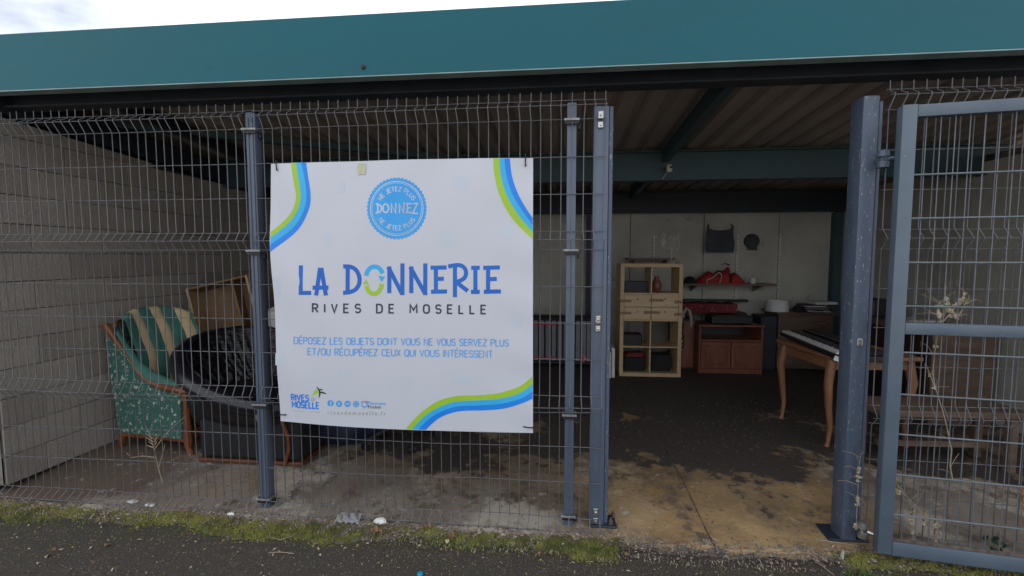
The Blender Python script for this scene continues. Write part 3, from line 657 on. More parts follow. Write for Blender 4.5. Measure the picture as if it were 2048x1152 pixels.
def font_text(name, s, p0, width, h, mat, space=1.0, bold=0.0):
    cu = bpy.data.curves.new('lettering', 'FONT'); cu.body = s; cu.space_character = space; cu.offset = bold; cu.resolution_u = 3
    ob = bpy.data.objects.new('lettering', cu); S.collection.objects.link(ob); dg = bpy.context.evaluated_depsgraph_get()
    me = bpy.data.meshes.new_from_object(ob.evaluated_get(dg)); bpy.data.objects.remove(ob)
    xs = [v.co.x for v in me.vertices]; x0, x1 = min(xs), max(xs); m = MB()
    sx = width/(x1-x0); sy = h/.7
    m.add([art(p0[0]+(v.co.x-x0)*sx, p0[1]-v.co.y*sy+(v.co.x-x0)*sx*.02, .001) for v in me.vertices], [tuple(p.vertices) for p in me.polygons])
    bpy.data.meshes.remove(me); return build(name, m, mat, bn, world=True, normals=False)
font_text('logo_lettering', 'Panneau', (737, 808.5), 35, 6.6, M['b_badge'], bold=.005)
font_text('logo_lettering', 'Pocket', (737, 816), 26, 6.6, M['b_grey'], bold=.005)
font_text('address_lettering', 'rivesdemoselle.fr', (656.5, 828), 116, 8.2, M['b_url'], space=1.5, bold=.008)
# yellowed tape scrap and cable ties
m = MB(); pts = [(715, 326), (731, 326), (732, 335), (730, 349), (722, 348), (716, 350), (714, 336)]; m.add([art(x, y, .0022+.001*(i % 2)) for i, (x, y) in enumerate(pts)], [tuple(range(7))])
build('tape_scrap', m, M['sticker'], bn, world=True, normals=False)
for (x0, y0, x1, y1) in ((553, 322, 556, 341), (1051, 308, 1051, 332), (559, 829, 571, 830), (1047, 853, 1066, 855)):
    a = art(x0, y0, .004); b = art(x1, y1, .005); m = MB(); m.tube([a+Vector((0, .03, 0)), a, (a+b)/2+Vector((0, -.003, 0)), b, b+Vector((0, .012, 0))], .0032, 6); m.lathe([(.005, 0), (.005, .006)], b-Vector((0, .003, 0)), 6)
    build('cable_tie', m, M['blackpl'], bn, world=True)

# ================================================================ FURNITURE
# ---- striped armchair
ac = thing('armchair', 'green and yellow striped wooden framed armchair with floral side panel', 'armchair', (-2.955, .88, 0), -.12)
D_, Wd = .64, .60
def stripe_m(y): return 1 if int(math.floor((y+Wd/2)/(Wd/6.2))) % 2 else 0
def cush(fn, nu, nv, axis_v=True):
    m = MB(); m.grid(fn, nu, nv, mfn=lambda i, j: stripe_m((j+.5)/nv*Wd-Wd/2)); return m
# inner back, curved (local x forward, y to the far side)
def back_in(s, t_):
    y = (t_-.5)*Wd*.92; zz = .40+s*.60; curve = .10*(abs(t_-.5)*2)**2.2
    top = -.06*(abs(t_-.5)*2)**3*(s**4)
    ch = 1-abs(math.sin(t_*math.pi*3.1))
    x = -.20-.13*s+curve+.075*math.sin(s**.8*math.pi)*(1-.6*(abs(t_-.5)*2)**2)-.014*ch**3+.006*math.sin(s*14+t_*5); return (x, y, zz+top)
m = MB(); m.grid(back_in, 14, 31, mfn=lambda i, j: stripe_m((j+.5)/31*Wd-Wd/2)); build('backrest', m, [M['green'], M['yellow']], ac, smooth=True, normals=False)
def back_top(s, t_):
    a = back_in(1, t_); an = s*math.pi; return (a[0]-.05+.05*math.cos(an), a[1], a[2]+.045*math.sin(an))
m = MB(); m.grid(back_top, 6, 31, mfn=lambda i, j: stripe_m((j+.5)/31*Wd-Wd/2)); build('backrest_roll', m, [M['green'], M['yellow']], ac, smooth=True, normals=False)
m = MB(); m.grid(lambda s, t_: (back_in(1, t_)[0]-.10+.12*s, (t_-.5)*Wd*.96, back_in(1, t_)[2]*(1-s)+.15*s), 8, 16); build('back_cover', m, M['greenfl'], ac, smooth=True, normals=False)
# seat cushion
def seat(s, t_):
    ex = lambda q: (1-abs(2*q-1)**6)
    return (-.22+.52*s, (t_-.5)*Wd*.86, .36+.10*ex(s)*ex(t_)+.01*math.sin(s*9))
m = cush(seat, 16, 31); m.grid(lambda s, t_: (.30+.012*math.sin(s*math.pi), (t_-.5)*Wd*.86, .36-.10*s), 4, 31, mfn=lambda i, j: stripe_m((j+.5)/31*Wd-Wd/2)); build('seat', m, [M['green'], M['yellow']], ac, smooth=True, normals=False)
# side panels and arms
for sy in (-1, 1):
    yy = sy*(Wd/2)
    prof_ = [(-.30, .13), (.29, .13), (.30, .44), (.17, .47), (.03, .50), (-.08, .56), (-.18, .67), (-.28, .80), (-.40, .93)]
    m = MB(); m.prism([(x, z) for x, z in prof_], 1, yy-.035, yy+.035) if False else None
    n = len(prof_); q0 = yy-.03; q1 = yy+.03
    m.add([(x, q0+(0 if sy > 0 else -.012*math.sin((i/n)*6)), z) for i, (x, z) in enumerate(prof_)]+[(x, q1, z) for x, z in prof_], [tuple(range(n))[::-1], tuple(range(n, 2*n))]+[(i, (i+1) % n, n+(i+1) % n, n+i) for i in range(n)])
    build('side_panel', m, M['greenfl'], ac)
    rail = [(-.42, yy, .945), (-.385, yy, .91), (-.32, yy, .83), (-.24, yy, .72), (-.15, yy, .62), (-.05, yy, .54), (.07, yy, .50), (.2, yy, .485), (.30, yy, .475), (.325, yy, .47)]
    m = MB(); m.tube(rail, [.022, .026, .022, .02, .02, .022, .024, .026, .03, .02], 10, fl=1.0); build('arm_rail', m, M['cherry'], ac, smooth=True)
    m = MB(); m.tube([(-.36, yy*.9, .88), (-.27, yy*.9, .74), (-.17, yy*.9, .63), (-.05, yy*.9, .555), (.1, yy*.9, .515), (.27, yy*.9, .50)], [.03, .04, .045, .045, .04, .03], 10); build('arm_pad', m, M['green'], ac, smooth=True)
    m = MB(); m.tube([(.305, yy, .46), (.31, yy, .40), (.30, yy, .30), (.305, yy, .17)], [.024, .026, .024, .03], 8); build('arm_post', m, M['cherry'], ac, smooth=True)
    m = MB(); m.beam((-.30, yy, .12), (.31, yy, .125), .045, .055, bev=.008); build('seat_rail', m, M['cherry'], ac)
    m = MB(); m.tube([(.30, yy, .17), (.31, yy, .10), (.305, yy, .055), (.325, yy, .015), (.325, yy, .0)], [.034, .03, .02, .018, .024], 8); build('leg', m, M['cherry'], ac, smooth=True)
    m = MB(); m.tube([(-.29, yy, .15), (-.30, yy, .09), (-.34, yy, .0)], [.03, .024, .018], 8); build('leg', m, M['cherry'], ac, smooth=True)
m = MB(); m.beam((.30, -Wd/2, .14), (.30, Wd/2, .14), .04, .07, bev=.008); build('front_rail', m, M['cherry'], ac)
m = MB(); m.tube([(-.42+.1*(abs(k/10-.5)*2)**2.2, (k/10-.5)*Wd, .99-.05*(abs(k/10-.5)*2)**3) for k in range(11)], .014, 8); build('top_trim', m, M['cherry'], ac, smooth=True)
# ---- black leather tub chair
tc_ = thing('leather_chair', 'black creased leather tub armchair in front of the striped armchair', 'armchair', (-2.22, .80, 0), 0)
A_, B_ = .62, .46
def rimz(ph):   # ph: 0 = towards right (+u), -90 front
    f = .5+.5*math.cos(ph-R(140)); return .42+.43*f**.9
def rimp(ph, k=1.0): return Vector((A_*k*math.cos(ph), B_*k*math.sin(ph), 0))
def wob(a, b, s_): return .006*math.sin(a*9+b*3)*s_+.004*math.sin(a*23+b*11)*s_
m = MB()
def outer(s, t_):
    ph = t_*2*math.pi; k = .66+.34*(math.sin(s*math.pi/2))**.9; p = rimp(ph, k); z0 = .22; z1 = rimz(ph)-.03; p.z = z0+(z1-z0)*s
    # square the lower part towards the box base
    c, sn = math.cos(ph), math.sin(ph); sq = 1/max(abs(c), abs(sn))**.6 if s < .6 else 1
    w_ = max(0, 1-s/.6); p.x *= 1+(sq-1)*w_; p.y *= 1+(sq-1)*w_
    return p
m.grid(outer, 14, 56); build('shell', m, M['leather2'], tc_, smooth=True, normals=False)
m = MB()
ringpts = [rimp(2*math.pi*i/56)+Vector((0, 0, rimz(2*math.pi*i/56)-.02)) for i in range(57)]
rad = [.045+.018*math.cos(2*math.pi*i/56+R(100)) for i in range(57)]
m.tube(ringpts, rad, 12, cap=False); build('rim', m, M['leather2'], tc_, smooth=True)
def inner(s, t_):
    ph = t_*2*math.pi; k = .93-.42*s; p = rimp(ph, k); top = rimz(ph)+.01
    z1 = .43; p.z = top+(z1-top)*(math.sin(s*math.pi/2)**.8)
    cr_ = .0045*math.sin(ph*23+5*math.sin(s*4))*math.sin(s*math.pi)+.006*math.sin(ph*41+s*7+3*math.sin(ph*5))*(1-s)*math.sin(s*math.pi)**.5+.012*math.sin(ph*4+s*5)*math.sin(s*math.pi)
    n = rimp(ph, 1).normalized(); puff = .07*math.sin(s*math.pi)
    return p-n*(puff+cr_)+Vector((0, 0, cr_))
m.grid  # keep
m = MB(); m.grid(inner, 22, 240); build('inner_padding', m, M['leather'], tc_, smooth=True, normals=False)
def seatc(s, t_):
    ph = t_*2*math.pi; p = rimp(ph, .60*s); p.z = .445+.05*(1-s**3)+.006*math.sin(ph*7)*s+.004*math.sin(s*20); return p
m = MB(); m.grid(seatc, 10, 60); build('seat', m, M['leather'], tc_, smooth=True, normals=False)
def pip(ph): return rimp(ph, .90)+Vector((0, 0, rimz(ph)+.02))
m = MB(); m.tube([pip(2*math.pi*i/60)+Vector((0, 0, wob(i, 0, .7))) for i in range(61)], .008, 6, cap=False); build('piping', m, M['leather2'], tc_, smooth=True)
m = MB(); m.box((.08, -.03, .17), (.76, .64, .28), bev=.03, seg=3); build('skirt', m, M['blackcloth'], tc_, smooth=True)
m = MB(); m.box((.08, -.03, .015), (.78, .66, .025), bev=.006); build('base_trim', m, M['trimwood'], tc_)
m = MB(); m.tube([(.35, -.365, .02), (.385, -.365, .12), (.385, -.37, .22), (.35, -.38, .33)], [.014, .011, .011, .012], 8); build('wooden_rib', m, M['cherry'], tc_, smooth=True)
m = MB(); pts = [P(x, y, v=.5)-Vector((-2.22, .80, 0)) for x, y in ((541, 800), (545, 830), (556, 850), (566, 870))]
m.tube([(.31, -.47, .46), (.27, -.5, .40), (.30, -.5, .32)], [.02, .03, .015], 6); build('strap', m, M['oldwood'], tc_, smooth=True)
# ---- open drawer / crate leaning on the wall
cb = thing('open_crate', 'empty wooden crate tipped on end behind the black leather chair', 'crate', (-3.06, 1.55, .05), R(20))
m_ = Matrix.Rotation(R(-14), 3, 'Y') @ Matrix.Rotation(R(-10), 3, 'X')
def crate(nm, c, d, mat):
    mm = MB(); mm.box(m_ @ Vector(c)+Vector((0, 0, .66)), d, bev=.003, rot=m_); build(nm, mm, M[mat], cb)
crate('bottom_board', (0, .10, 0), (.50, .012, 1.0), 'card')
crate('side_board', (-.255, 0, .0), (.022, .22, 1.04), 'pine'); crate('side_board', (.255, 0, .0), (.022, .22, 1.04), 'pine')
crate('end_board', (0, 0, .51), (.50, .22, .02), 'card'); crate('end_board', (0, 0, -.51), (.50, .22, .02), 'pine')
crate('divider', (0, .02, .02), (.49, .15, .012), 'darkwood')
crate('slat', (.12, .0, .25), (.02, .2, .5), 'card')
wb = thing('white_box', 'small white lidded box between the left post and the banner', 'box', (-2.62, 1.75, .0))
m = MB(); m.box((0, 0, .36), (.4, .34, .72), bev=.01); build('stand', m, M['darkwood'], wb)
m = MB(); m.box((0, 0, .83), (.3, .26, .215), bev=.012, seg=2); build('box_body', m, M['white'], wb)
m = MB(); m.prism([(-.15, .94), (-.04, 1.0), (.14, 1.0), (.15, .94)], 1, -.13, .13); build('lid', m, M['offwhite'], wb)
# ---- office chair base below banner
oc = thing('office_chair', 'black office chair on a five star castor base, half hidden by the banner', 'office chair', (-1.24, .98, 0))
m = MB(); m.lathe([(.035, .09), (.04, .13), (.03, .14), (.026, .40)], (0, 0, 0), 12); build('gas_column', m, M['blackpl'], oc, smooth=True)
for k in range(5):
    a = R(72*k+18); d = Vector((math.cos(a), math.sin(a), 0)); m = MB(); m.tube([d*.03+Vector((0, 0, .12)), d*.18+Vector((0, 0, .105)), d*.30+Vector((0, 0, .075))], [.026, .022, .018], 8); lg = build('star_leg', m, M['blackpl'], oc, smooth=True)
    for sgn in (-1, 1):
        m = MB(); c_ = d*.30+Vector((-d.y, d.x, 0))*.018*sgn+Vector((0, 0, .028)); m.tube([c_-Vector((-d.y, d.x, 0))*.009, c_+Vector((-d.y, d.x, 0))*.009], .028, 12); build('castor', m, M['blackpl'], lg, smooth=True)
m = MB(); m.box((0, 0, .45), (.50, .48, .09), bev=.035, seg=3); build('seat', m, M['blackcloth'], oc, smooth=True)
m = MB(); m.box((0, .26, .82), (.44, .07, .52), bev=.03, seg=3); build('backrest', m, M['blackcloth'], oc, smooth=True)
m = MB(); m.tube([(0, .15, .42), (0, .30, .46), (0, .31, .62)], .02, 8); build('back_stem', m, M['blackpl'], oc, smooth=True)
# ---- dark bag
def blob(name, label, cat, loc, d, mat, seed=1, top=0.0):
    rnd = random.Random(seed); ph = [rnd.uniform(0, 6) for _ in range(6)]
    def f(s, t_):
        th_ = s*math.pi; a = t_*2*math.pi; k = 1+.10*math.sin(3*a+ph[0])*math.sin(th_)+.07*math.sin(7*a+ph[1]+3*th_)*math.sin(th_)+.04*math.sin(13*a+ph[2]+5*th_)
        z = math.cos(th_); z = z if z > -.75 else -.75
        return (d[0]/2*math.sin(th_)**.8*math.cos(a)*k, d[1]/2*math.sin(th_)**.8*math.sin(a)*k, d[2]*(.43+.57*z/1.0)+.02*d[2]*math.sin(5*a+ph[3]))
    m = MB(); m.grid(f, 20, 48); o = build(name, m, mat, smooth=True, normals=False); o.location = loc; return tag(o, label, cat)
blob('cloth_bag', 'dark navy slumped bag on the floor right of the leather chair', 'bag', (-1.66, .95, .02), (.55, .5, .34), M['navy'], 3)
# ---- slatted folding bed by the back wall
sf = thing('slatted_base', 'black framed slatted bed base with red end caps on its side', 'bed base', (.12, 3.35, 0))
x0, x1 = -.95, .52
for z in (.70, .655, .09):
    m = MB(); m.tube([(x0, 0, z), (x1, 0, z)], .017, 8); build('frame_rail', m, M['blackpl'], sf, smooth=True)
m = MB(); m.box(((x0+x1)/2, .045, .38), (x1-x0, .012, .60)); build('back_board', m, M['darksteel'], sf)
k = 0; x = x0+.03
while x < x1:
    wdt = .055 if x < .28 else .085
    m = MB(); m.box((x, -.0, .38), (wdt, .012, .52), bev=.003); sl = build('slat', m, M['grey'], sf)
    if x < -.10:
        for z in (.60, .15):
            m = MB(); m.box((x, -.004, z), (wdt+.012, .022, .03), bev=.004); build('end_cap', m, M['redpl'], sl)
    x += wdt+.022
m = MB(); m.box((x0, 0, .36), (.03, .04, .72)); build('frame_end', m, M['blackpl'], sf); m = MB(); m.box((x1+.03, 0, .36), (.03, .04, .72)); build('frame_end', m, M['blackpl'], sf)
for x in (x0+.05, x1-.03):
    m = MB(); m.box((x, .0, .03), (.05, .22, .055), bev=.006); build('foot', m, M['blackpl'], sf)
for i, (x, h, w) in enumerate(((.648, .31, .018), (.688, .36, .038))):
    o = build('white_plank', MB().box((0, 0, h/2), (w, .26, h), bev=.002), M['white']); o.location = (x, 3.12+.03*i, .03 if i == 0 else .045)
    tag(o, ('thin white board upright beside the birch shelf unit, the narrower of two', 'thicker white board upright against the birch shelf unit')[i], 'board', 'white boards beside the shelf unit')
    o.location.z = 0; 
# ---- birch cube shelf unit
su = thing('shelf_unit', 'birch cube shelf unit with four taped drawers in the middle', 'shelf unit', (1.135, 3.29, 0), R(1.2))
w2, H_, dp = .368, 1.378, .36; th_ = .045; ti = .016
for x in (-w2+th_/2, w2-th_/2): build('side_board', MB().box((x, 0, H_/2), (th_, dp, H_), bev=.002), M['birch'], su)
for z in (th_/2, H_-th_/2): build('frame_board', MB().box((0, 0, z), (2*w2-2*th_-.001, dp, th_), bev=.002), M['birch'], su)
iz = (H_-2*th_-3*ti)/4; zs = [th_+k*(iz+ti) for k in range(4)]
for k in range(1, 4): build('shelf', MB().box((0, .004, zs[k]-ti/2), (2*w2-2*th_-.002, dp-.01, ti)), M['birch'], su)
for k in (0, 1, 3): build('divider', MB().box((0, .004, zs[k]+iz/2), (ti, dp-.012, iz-.001)), M['birch'], su)
build('divider', MB().box((0, .03, zs[2]+iz/2), (ti*.8, dp-.09, iz-.001)), M['birch'], su)
for sx in (-1, 1):
    for j in (0, 1):
        hx = (w2-th_)/1; dr = build('drawer', MB().box((sx*hx/2, -dp/2+.012, zs[2]+iz*(.25+.5*j)), (hx-.008, .018, iz/2-.006), bev=.002), M['birchface'], su)
        build('handle_hole', MB().lathe([(.011, 0), (.011, .001)], (sx*hx/2, -dp/2+.0022, zs[2]+iz*(.25+.5*j)+.02), 10, rot=(R(90), 0, 0)), M['oldwood'], dr)
for j, zz in ((0, zs[2]+iz*.26), (1, zs[2]+iz*.74)):
    for a_, b_, dzz in ((-w2-.002, -w2+.14, 0), (-.09 if j == 0 else -.03, .11 if j == 0 else .15, .01), (w2-.10, w2+.002, -.01)):
        yy = -dp/2-.0035
        m = MB(); m.add([(a_, yy, zz+dzz-.018), (b_, yy, zz+dzz-.012), (b_-.012, yy, zz+dzz+.016), (a_+.006, yy, zz+dzz+.018)], [(0, 1, 2, 3)]); m.add([(x, y-.0006, z) for x, y, z in m.v], [(0, 1, 2, 3)])
        build('tape_strip', m, M['tape'], su)
# things standing in the shelf unit
def put(name, label, cat, mb_, mat, loc, rz=0, group=None, smooth=False):
    o = build(name, mb_, mat, smooth=smooth); o.location = loc; o.rotation_euler = (0, 0, rz); return tag(o, label, cat, group)
X0, Y0 = su.location.x, su.location.y
put('black_case', 'black case in the upper of the two left bottom compartments', 'case', MB().box((0, 0, .065), (.23, .2, .13), bev=.01), M['blackpl'], (X0-.19, Y0+.02, zs[1]+.055))
bpy.data.objects['black_case'].location.z = zs[1]+.001
put('black_speaker', 'black speaker box in the bottom left compartment', 'speaker', MB().box((0, 0, .085), (.25, .2, .17), bev=.008), M['blackcloth'], (X0-.17, Y0, zs[0]+.001))
put('paper_pile', 'reddish magazines lying on the black speaker in the bottom left compartment', 'magazines', MB().box((0, 0, .015), (.22, .17, .02)).box((.01, .01, .035), (.2, .15, .018), rot=(0, 0, .2)), M['redprint'], (X0-.17, Y0, zs[0]+.173))
put('black_speaker', 'black speaker box in the bottom right compartment', 'speaker', MB().box((0, 0, .1), (.24, .2, .2), bev=.008), M['blackcloth'], (X0+.15, Y0+.02, zs[0]+.001))
put('storage_bin', 'dark open bin in the upper left compartment of the birch unit', 'bin', MB().prism([(-.13, 0), (.13, 0), (.15, .13), (-.15, .13)], 1, -.1, .1), M['darksteel'], (X0-.15, Y0+.05, zs[3]+.001))
put('clay_jug', 'round dark jug in the upper right compartment of the birch unit', 'jug', MB().lathe([(.04, 0), (.06, .04), (.062, .09), (.04, .14), (.026, .165), (.03, .19), (.018, .19)], (0, 0, 0), 16), M['redwood'], (X0+.11, Y0+.04, zs[3]+.001), smooth=True)
# dried flower on top
df = thing('dried_plant', 'pale dried plant on a thin stem atop the birch shelf unit', 'dried plant', (P(1345, 527, v=3.2).x, 3.25, H_+.001))
m = MB(); m.lathe([(.045, 0), (.05, .01), (.03, .028), (.008, .03)], (0, 0, 0), 14); build('base', m, M['offwhite'], df, smooth=True)
m = MB(); m.tube([(0, 0, .02), (-.002, 0, .1), (-.012, 0, .18)], .006, 6); build('stem', m, M['offwhite'], df, smooth=True)
rnd = random.Random(4)
for k in range(22):
    a = rnd.uniform(-.19, .07); zz = .17+rnd.uniform(-.02, .12)+(-.35*a if a < 0 else .1*a); tl = rnd.uniform(.05, .1); y = rnd.uniform(-.05, .05)
    m = MB(); m.tube([(a, y, zz), (a+.012, y, zz+tl*.5), (a+.03*rnd.choice((1, 1, -.4)), y, zz+tl)], [.003, .013, .003], 5); m.tube([(-.012, 0, .17), (a, y, zz)], .0018, 4); build('petal', m, M['offwhite'], df, smooth=True)
m = MB(); m.tube([(-.012, 0, .17), (.06, 0, .16), (.10, 0, .23)], [.002, .009, .004], 5); build('petal', m, M['offwhite'], df, smooth=True)

# ---- shelving on the back wall
for x, y0, y1 in ((1475, 468, 604), (1560, 468, 596), (1308, 470, 560)):
    a = P(x, y0, v=4.07); b = P(x, y1, v=4.07); o = thing('shelf_track', {1475: 'perforated white wall track through the red cloth shelf', 1560: 'perforated white wall track right of the red cloth shelf', 1308: 'perforated white wall track behind the birch shelf unit'}[x], 'wall track', (a.x, 4.066, b.z), group='white shelf tracks on the back wall')
    build('track', MB().box((0, 0, (a.z-b.z)/2), (.022, .02, a.z-b.z)), M['white'], o)
    for k in range(int((a.z-b.z)/.05)):
        build('slot', MB().box((0, -.0105, .02+k*.05), (.007, .002, .022)), M['grey'], o)
def wshelf(xa, xb, y, dpth, label):
    a = P(xa, y, v=3.78); b = P(xb, y, v=3.78); z = a.z; o = thing('wall_shelf', label, 'shelf', ((a.x+b.x)/2, 3.9, z), group='shelves on the back wall')
    L_ = b.x-a.x; build('board', MB().box((0, 0, -.012), (L_, dpth, .024), bev=.002), M['oldwood'], o)
    for q in (-.35, .35): build('bracket', MB().prism([(-.1, -.03), (.15, -.03), (.15, -.12)], 0, q*L_-.008, q*L_+.008), M['grey'], o)
    return z, a.x, b.x
z1s, xa1, xb1 = wshelf(1366, 1552, 567, .28, 'wall shelf holding the red cloth heap')
z0s, xa0, xb0 = wshelf(1256, 1350, 516, .28, 'empty dark wall shelf behind the dried plant')
# red cloth
rc = thing('red_jacket', 'crumpled red jacket with white cords on the wall shelf', 'jacket', ((P(1440, 560, v=3.78).x), 3.86, z1s+.0015))
def heap(s, t_):
    a = (s-.5)*.66; prof2 = .155*math.exp(-((a-.02)/.30)**4)*(1-.25*max(0, -a*2.4))*(1 if a > -.3 else .5); lump = 1+.12*math.sin(a*31)+.08*math.sin(a*57+2); y = (t_-.5)*.26
    e = max(0, 1-abs(2*t_-1)**3)**.6*max(0, 1-abs(2*s-1)**8)
    return (a, y, max(.0, prof2*lump*e+.006*math.sin(a*90+y*60)*e))
m = MB(); m.grid(heap, 50, 16); build('cloth', m, M['red'], rc, smooth=True, normals=False)
m = MB(); m.tube([(.11, 0, .13), (.12, 0, .19), (.125, 0, .215)], [.05, .03, .012], 10); build('collar', m, M['red'], rc, smooth=True)
m = MB(); m.tube([(.03, -.02, .25), (.08, -.02, .265), (.14, -.02, .245)], [.004, .007, .01], 6); build('hook', m, M['blackpl'], rc, smooth=True)
for pts in ([(-.19, -.15, .05), (-.12, -.15, .08), (-.05, -.14, .14), (-.03, -.14, .15)], [(-.03, -.14, .15), (.0, -.145, .11), (-.02, -.15, .03), (-.03, -.15, .01)], [(-.19, -.15, .05), (-.185, -.15, .02), (-.19, -.15, .005)], [(.20, -.14, .17), (.22, -.145, .12), (.25, -.14, .10)]):
    m = MB(); m.tube(pts, .0065, 6); build('cord', m, M['offwhite'], rc, smooth=True)
build('belt', MB().box((.12, -.118, .065), (.03, .03, .12), bev=.008), M['blackcloth'], rc)
put('round_hat', 'dark rounded cap left of the red jacket on the wall shelf', 'cap', MB().lathe([(.075, 0), (.075, .03), (.06, .07), (.03, .09), (.004, .095)], (0, 0, 0), 16), M['blackcloth'], (P(1385, 560, v=3.78).x-.02, 3.84, z1s+.0015), smooth=True)
put('white_mug', 'small white mug right of the red jacket on the wall shelf', 'mug', MB().lathe([(.03, 0), (.034, .02), (.034, .075), (.03, .076), (.028, .02), (.001, .018)], (0, 0, 0), 14), M['white'], (P(1490, 560, v=3.78).x+.11, 3.80, z1s+.0015), smooth=True)
# dark things hanging on the wall
hb = thing('hanging_bag', 'dark two handled bag hanging flat on the back wall', 'bag', (P(1436, 508, v=4.03).x, 4.0, P(1436, 508, v=4.03).z))
m = MB(); m.grid(lambda s, t_: ((s-.5)*.36*(1+.06*math.sin(t_*5)), -.03-.03*math.sin(s*math.pi)*math.sin(t_*math.pi), .02+.30*t_+(.05*(abs(2*s-1)**3) if t_ > .8 else 0)), 14, 10); m.box((0, .03, .17), (.32, .05, .28), bev=.02); build('bag_body', m, M['dusty'], hb, smooth=True)
for sx in (-1, 1): m = MB(); m.tube([(sx*.15, -.02, .3), (sx*.16, -.03, .37), (sx*.14, 0, .41)], [.02, .014, .006], 6); build('handle', m, M['dusty'], hb, smooth=True)
hp = thing('hanging_helmet', 'small dark cap hanging on the wall right of the dark bag', 'cap', (P(1505, 482, v=4.03).x, 4.0, P(1505, 482, v=4.03).z))
m = MB(); m.lathe([(.10, 0), (.098, .03), (.07, .07), (.02, .085)], (0, .07, 0), 18, rot=(R(90), 0, 0)); build('crown', m, M['dusty'], hp, smooth=True)
m = MB(); m.box((.0, .03, -.1), (.13, .012, .05), bev=.005); build('peak', m, M['dusty'], hp)
# socket box on the cross beam
sx_ = P(1337, 338, v=1.98); o = thing('junction_box', 'small cream electrical box with a hanging bulb on the cross beam', 'electrical box', (sx_.x, 1.96, sx_.z)); tag(o, None)
build('box_body', MB().box((0, 0, 0), (.05, .06, .07), bev=.01, seg=2), M['offwhite'], o); build('knob', MB().lathe([(.012, 0), (.012, .012), (.004, .014)], (.012, -.03, .008), 10, rot=(R(90), 0, 0)), M['blackpl'], o)
m = MB(); m.tube([(-.015, .02, -.03), (-.05, .03, -.09)], .003, 5); build('cable', m, M['offwhite'], o)

# ---- TV cabinet
tv = thing('media_cabinet', 'low red brown cabinet with two doors and an open shelf', 'cabinet', (2.16, 3.56, 0), R(1))
cw, ch, cdp = .77, .60, .42
build('top_board', MB().box((0, 0, ch), (cw+.03, cdp+.02, .025), bev=.006), M['redwood'], tv)
for x in (-cw/2+.012, cw/2-.012): build('side_board', MB().box((x, 0, ch/2-.012), (.024, cdp, ch-.025), bev=.003), M['redwood'], tv)
build('shelf', MB().box((0, .005, .415), (cw-.05, cdp-.02, .02)), M['redwood'], tv); build('back_board', MB().box((0, cdp/2-.01, ch/2), (cw-.05, .01, ch-.03)), M['darkwood'], tv)
build('plinth', MB().box((0, -.0, .03), (cw-.05, cdp-.03, .06)), M['redwood'], tv)
for sx in (-1, 1):
    dr = build('door', MB().box((sx*.183, -cdp/2-.006, .235), (.355, .018, .335), bev=.004), M['redwood'], tv)
    build('door_panel', MB().box((sx*.183, -cdp/2-.018, .235), (.255, .01, .235), bev=.004), M['redwood'], dr)
    build('handle', MB().tube([(sx*.183-.04, -cdp/2-.03, .355), (sx*.183+.04, -cdp/2-.03, .355)], .006, 6), M['silver'], dr)
dc = put('red_cloth', 'dark red printed cloth draped over the cabinet behind the low cabinet', 'cloth', MB().grid(lambda s, t_: ((s-.5)*.72, (-.17+.30*min(1, t_*2)) if t_ > .5 else (-.185-.004*math.sin(s*40)), (.115+.01*math.sin(s*20)) if t_ > .5 else .115*(t_*2)), 40, 8), M['redprint'], (2.0, 3.72, .76-.12), smooth=True)
put('black_printer', 'flat black appliance on top of the low cabinet', 'appliance', MB().box((0, 0, .05), (.5, .26, .1), bev=.015, seg=2).box((.0, 0, .104), (.4, .2, .01)), M['blackpl'], (2.2, 3.55, .614))
bpy.data.objects['red_cloth'].location = (2.02, 3.93, .72)
put('dark_board', 'long dark board lying across behind the red printed cloth', 'board', MB().box((0, 0, .0), (1.0, .1, .03), bev=.004), M['blackpl'], (2.1, 4.0, .86))
tb2 = thing('wall_table', 'dark narrow table against the back wall under the red printed cloth', 'table', (2.05, 3.93, 0)); build('table_top', MB().box((0, 0, .70), (.95, .26, .03), bev=.004), M['darkwood'], tb2)
for sx in (-1, 1):
    for sy in (-1, 1): build('leg', MB().box((sx*.44, sy*.1, .342), (.04, .04, .684)), M['darkwood'], tb2)
# dark cupboard beside unit with spotted cloth
dk = thing('dark_cupboard', 'dark red cupboard squeezed between the birch unit and the low cabinet', 'cupboard', (1.66, 3.72, 0))
build('body', MB().box((0, 0, .33), (.24, .4, .66), bev=.005), M['darkwood'], dk); build('door', MB().box((0, -.205, .33), (.21, .016, .6), bev=.004), M['redwood'], dk)
put('spotted_cloth', 'black and white spotted cloth hanging beside the birch shelf unit', 'cloth', MB().grid(lambda s, t_: ((s-.5)*.07+.008*math.sin(t_*9), .012*math.sin(s*9+t_*4)-.01, .50*t_), 8, 20).grid(lambda s, t_: ((s-.5)*.07+.008*math.sin(t_*9), .012*math.sin(s*9+t_*4)+.01, .50*t_), 8, 20), M['plaid'], (1.545, 3.30, .30), smooth=True)
put('pink_scarf', 'pinkish scarf looped over the spotted cloth', 'scarf', MB().tube([(-.03, 0, .02), (-.02, 0, .1), (.02, 0, .17), (.06, 0, .14), (.08, 0, .05), (.085, 0, -.06)], [.012, .02, .022, .02, .02, .012], 8), M['pinkcloth'], (1.56, 3.22, .66), smooth=True)
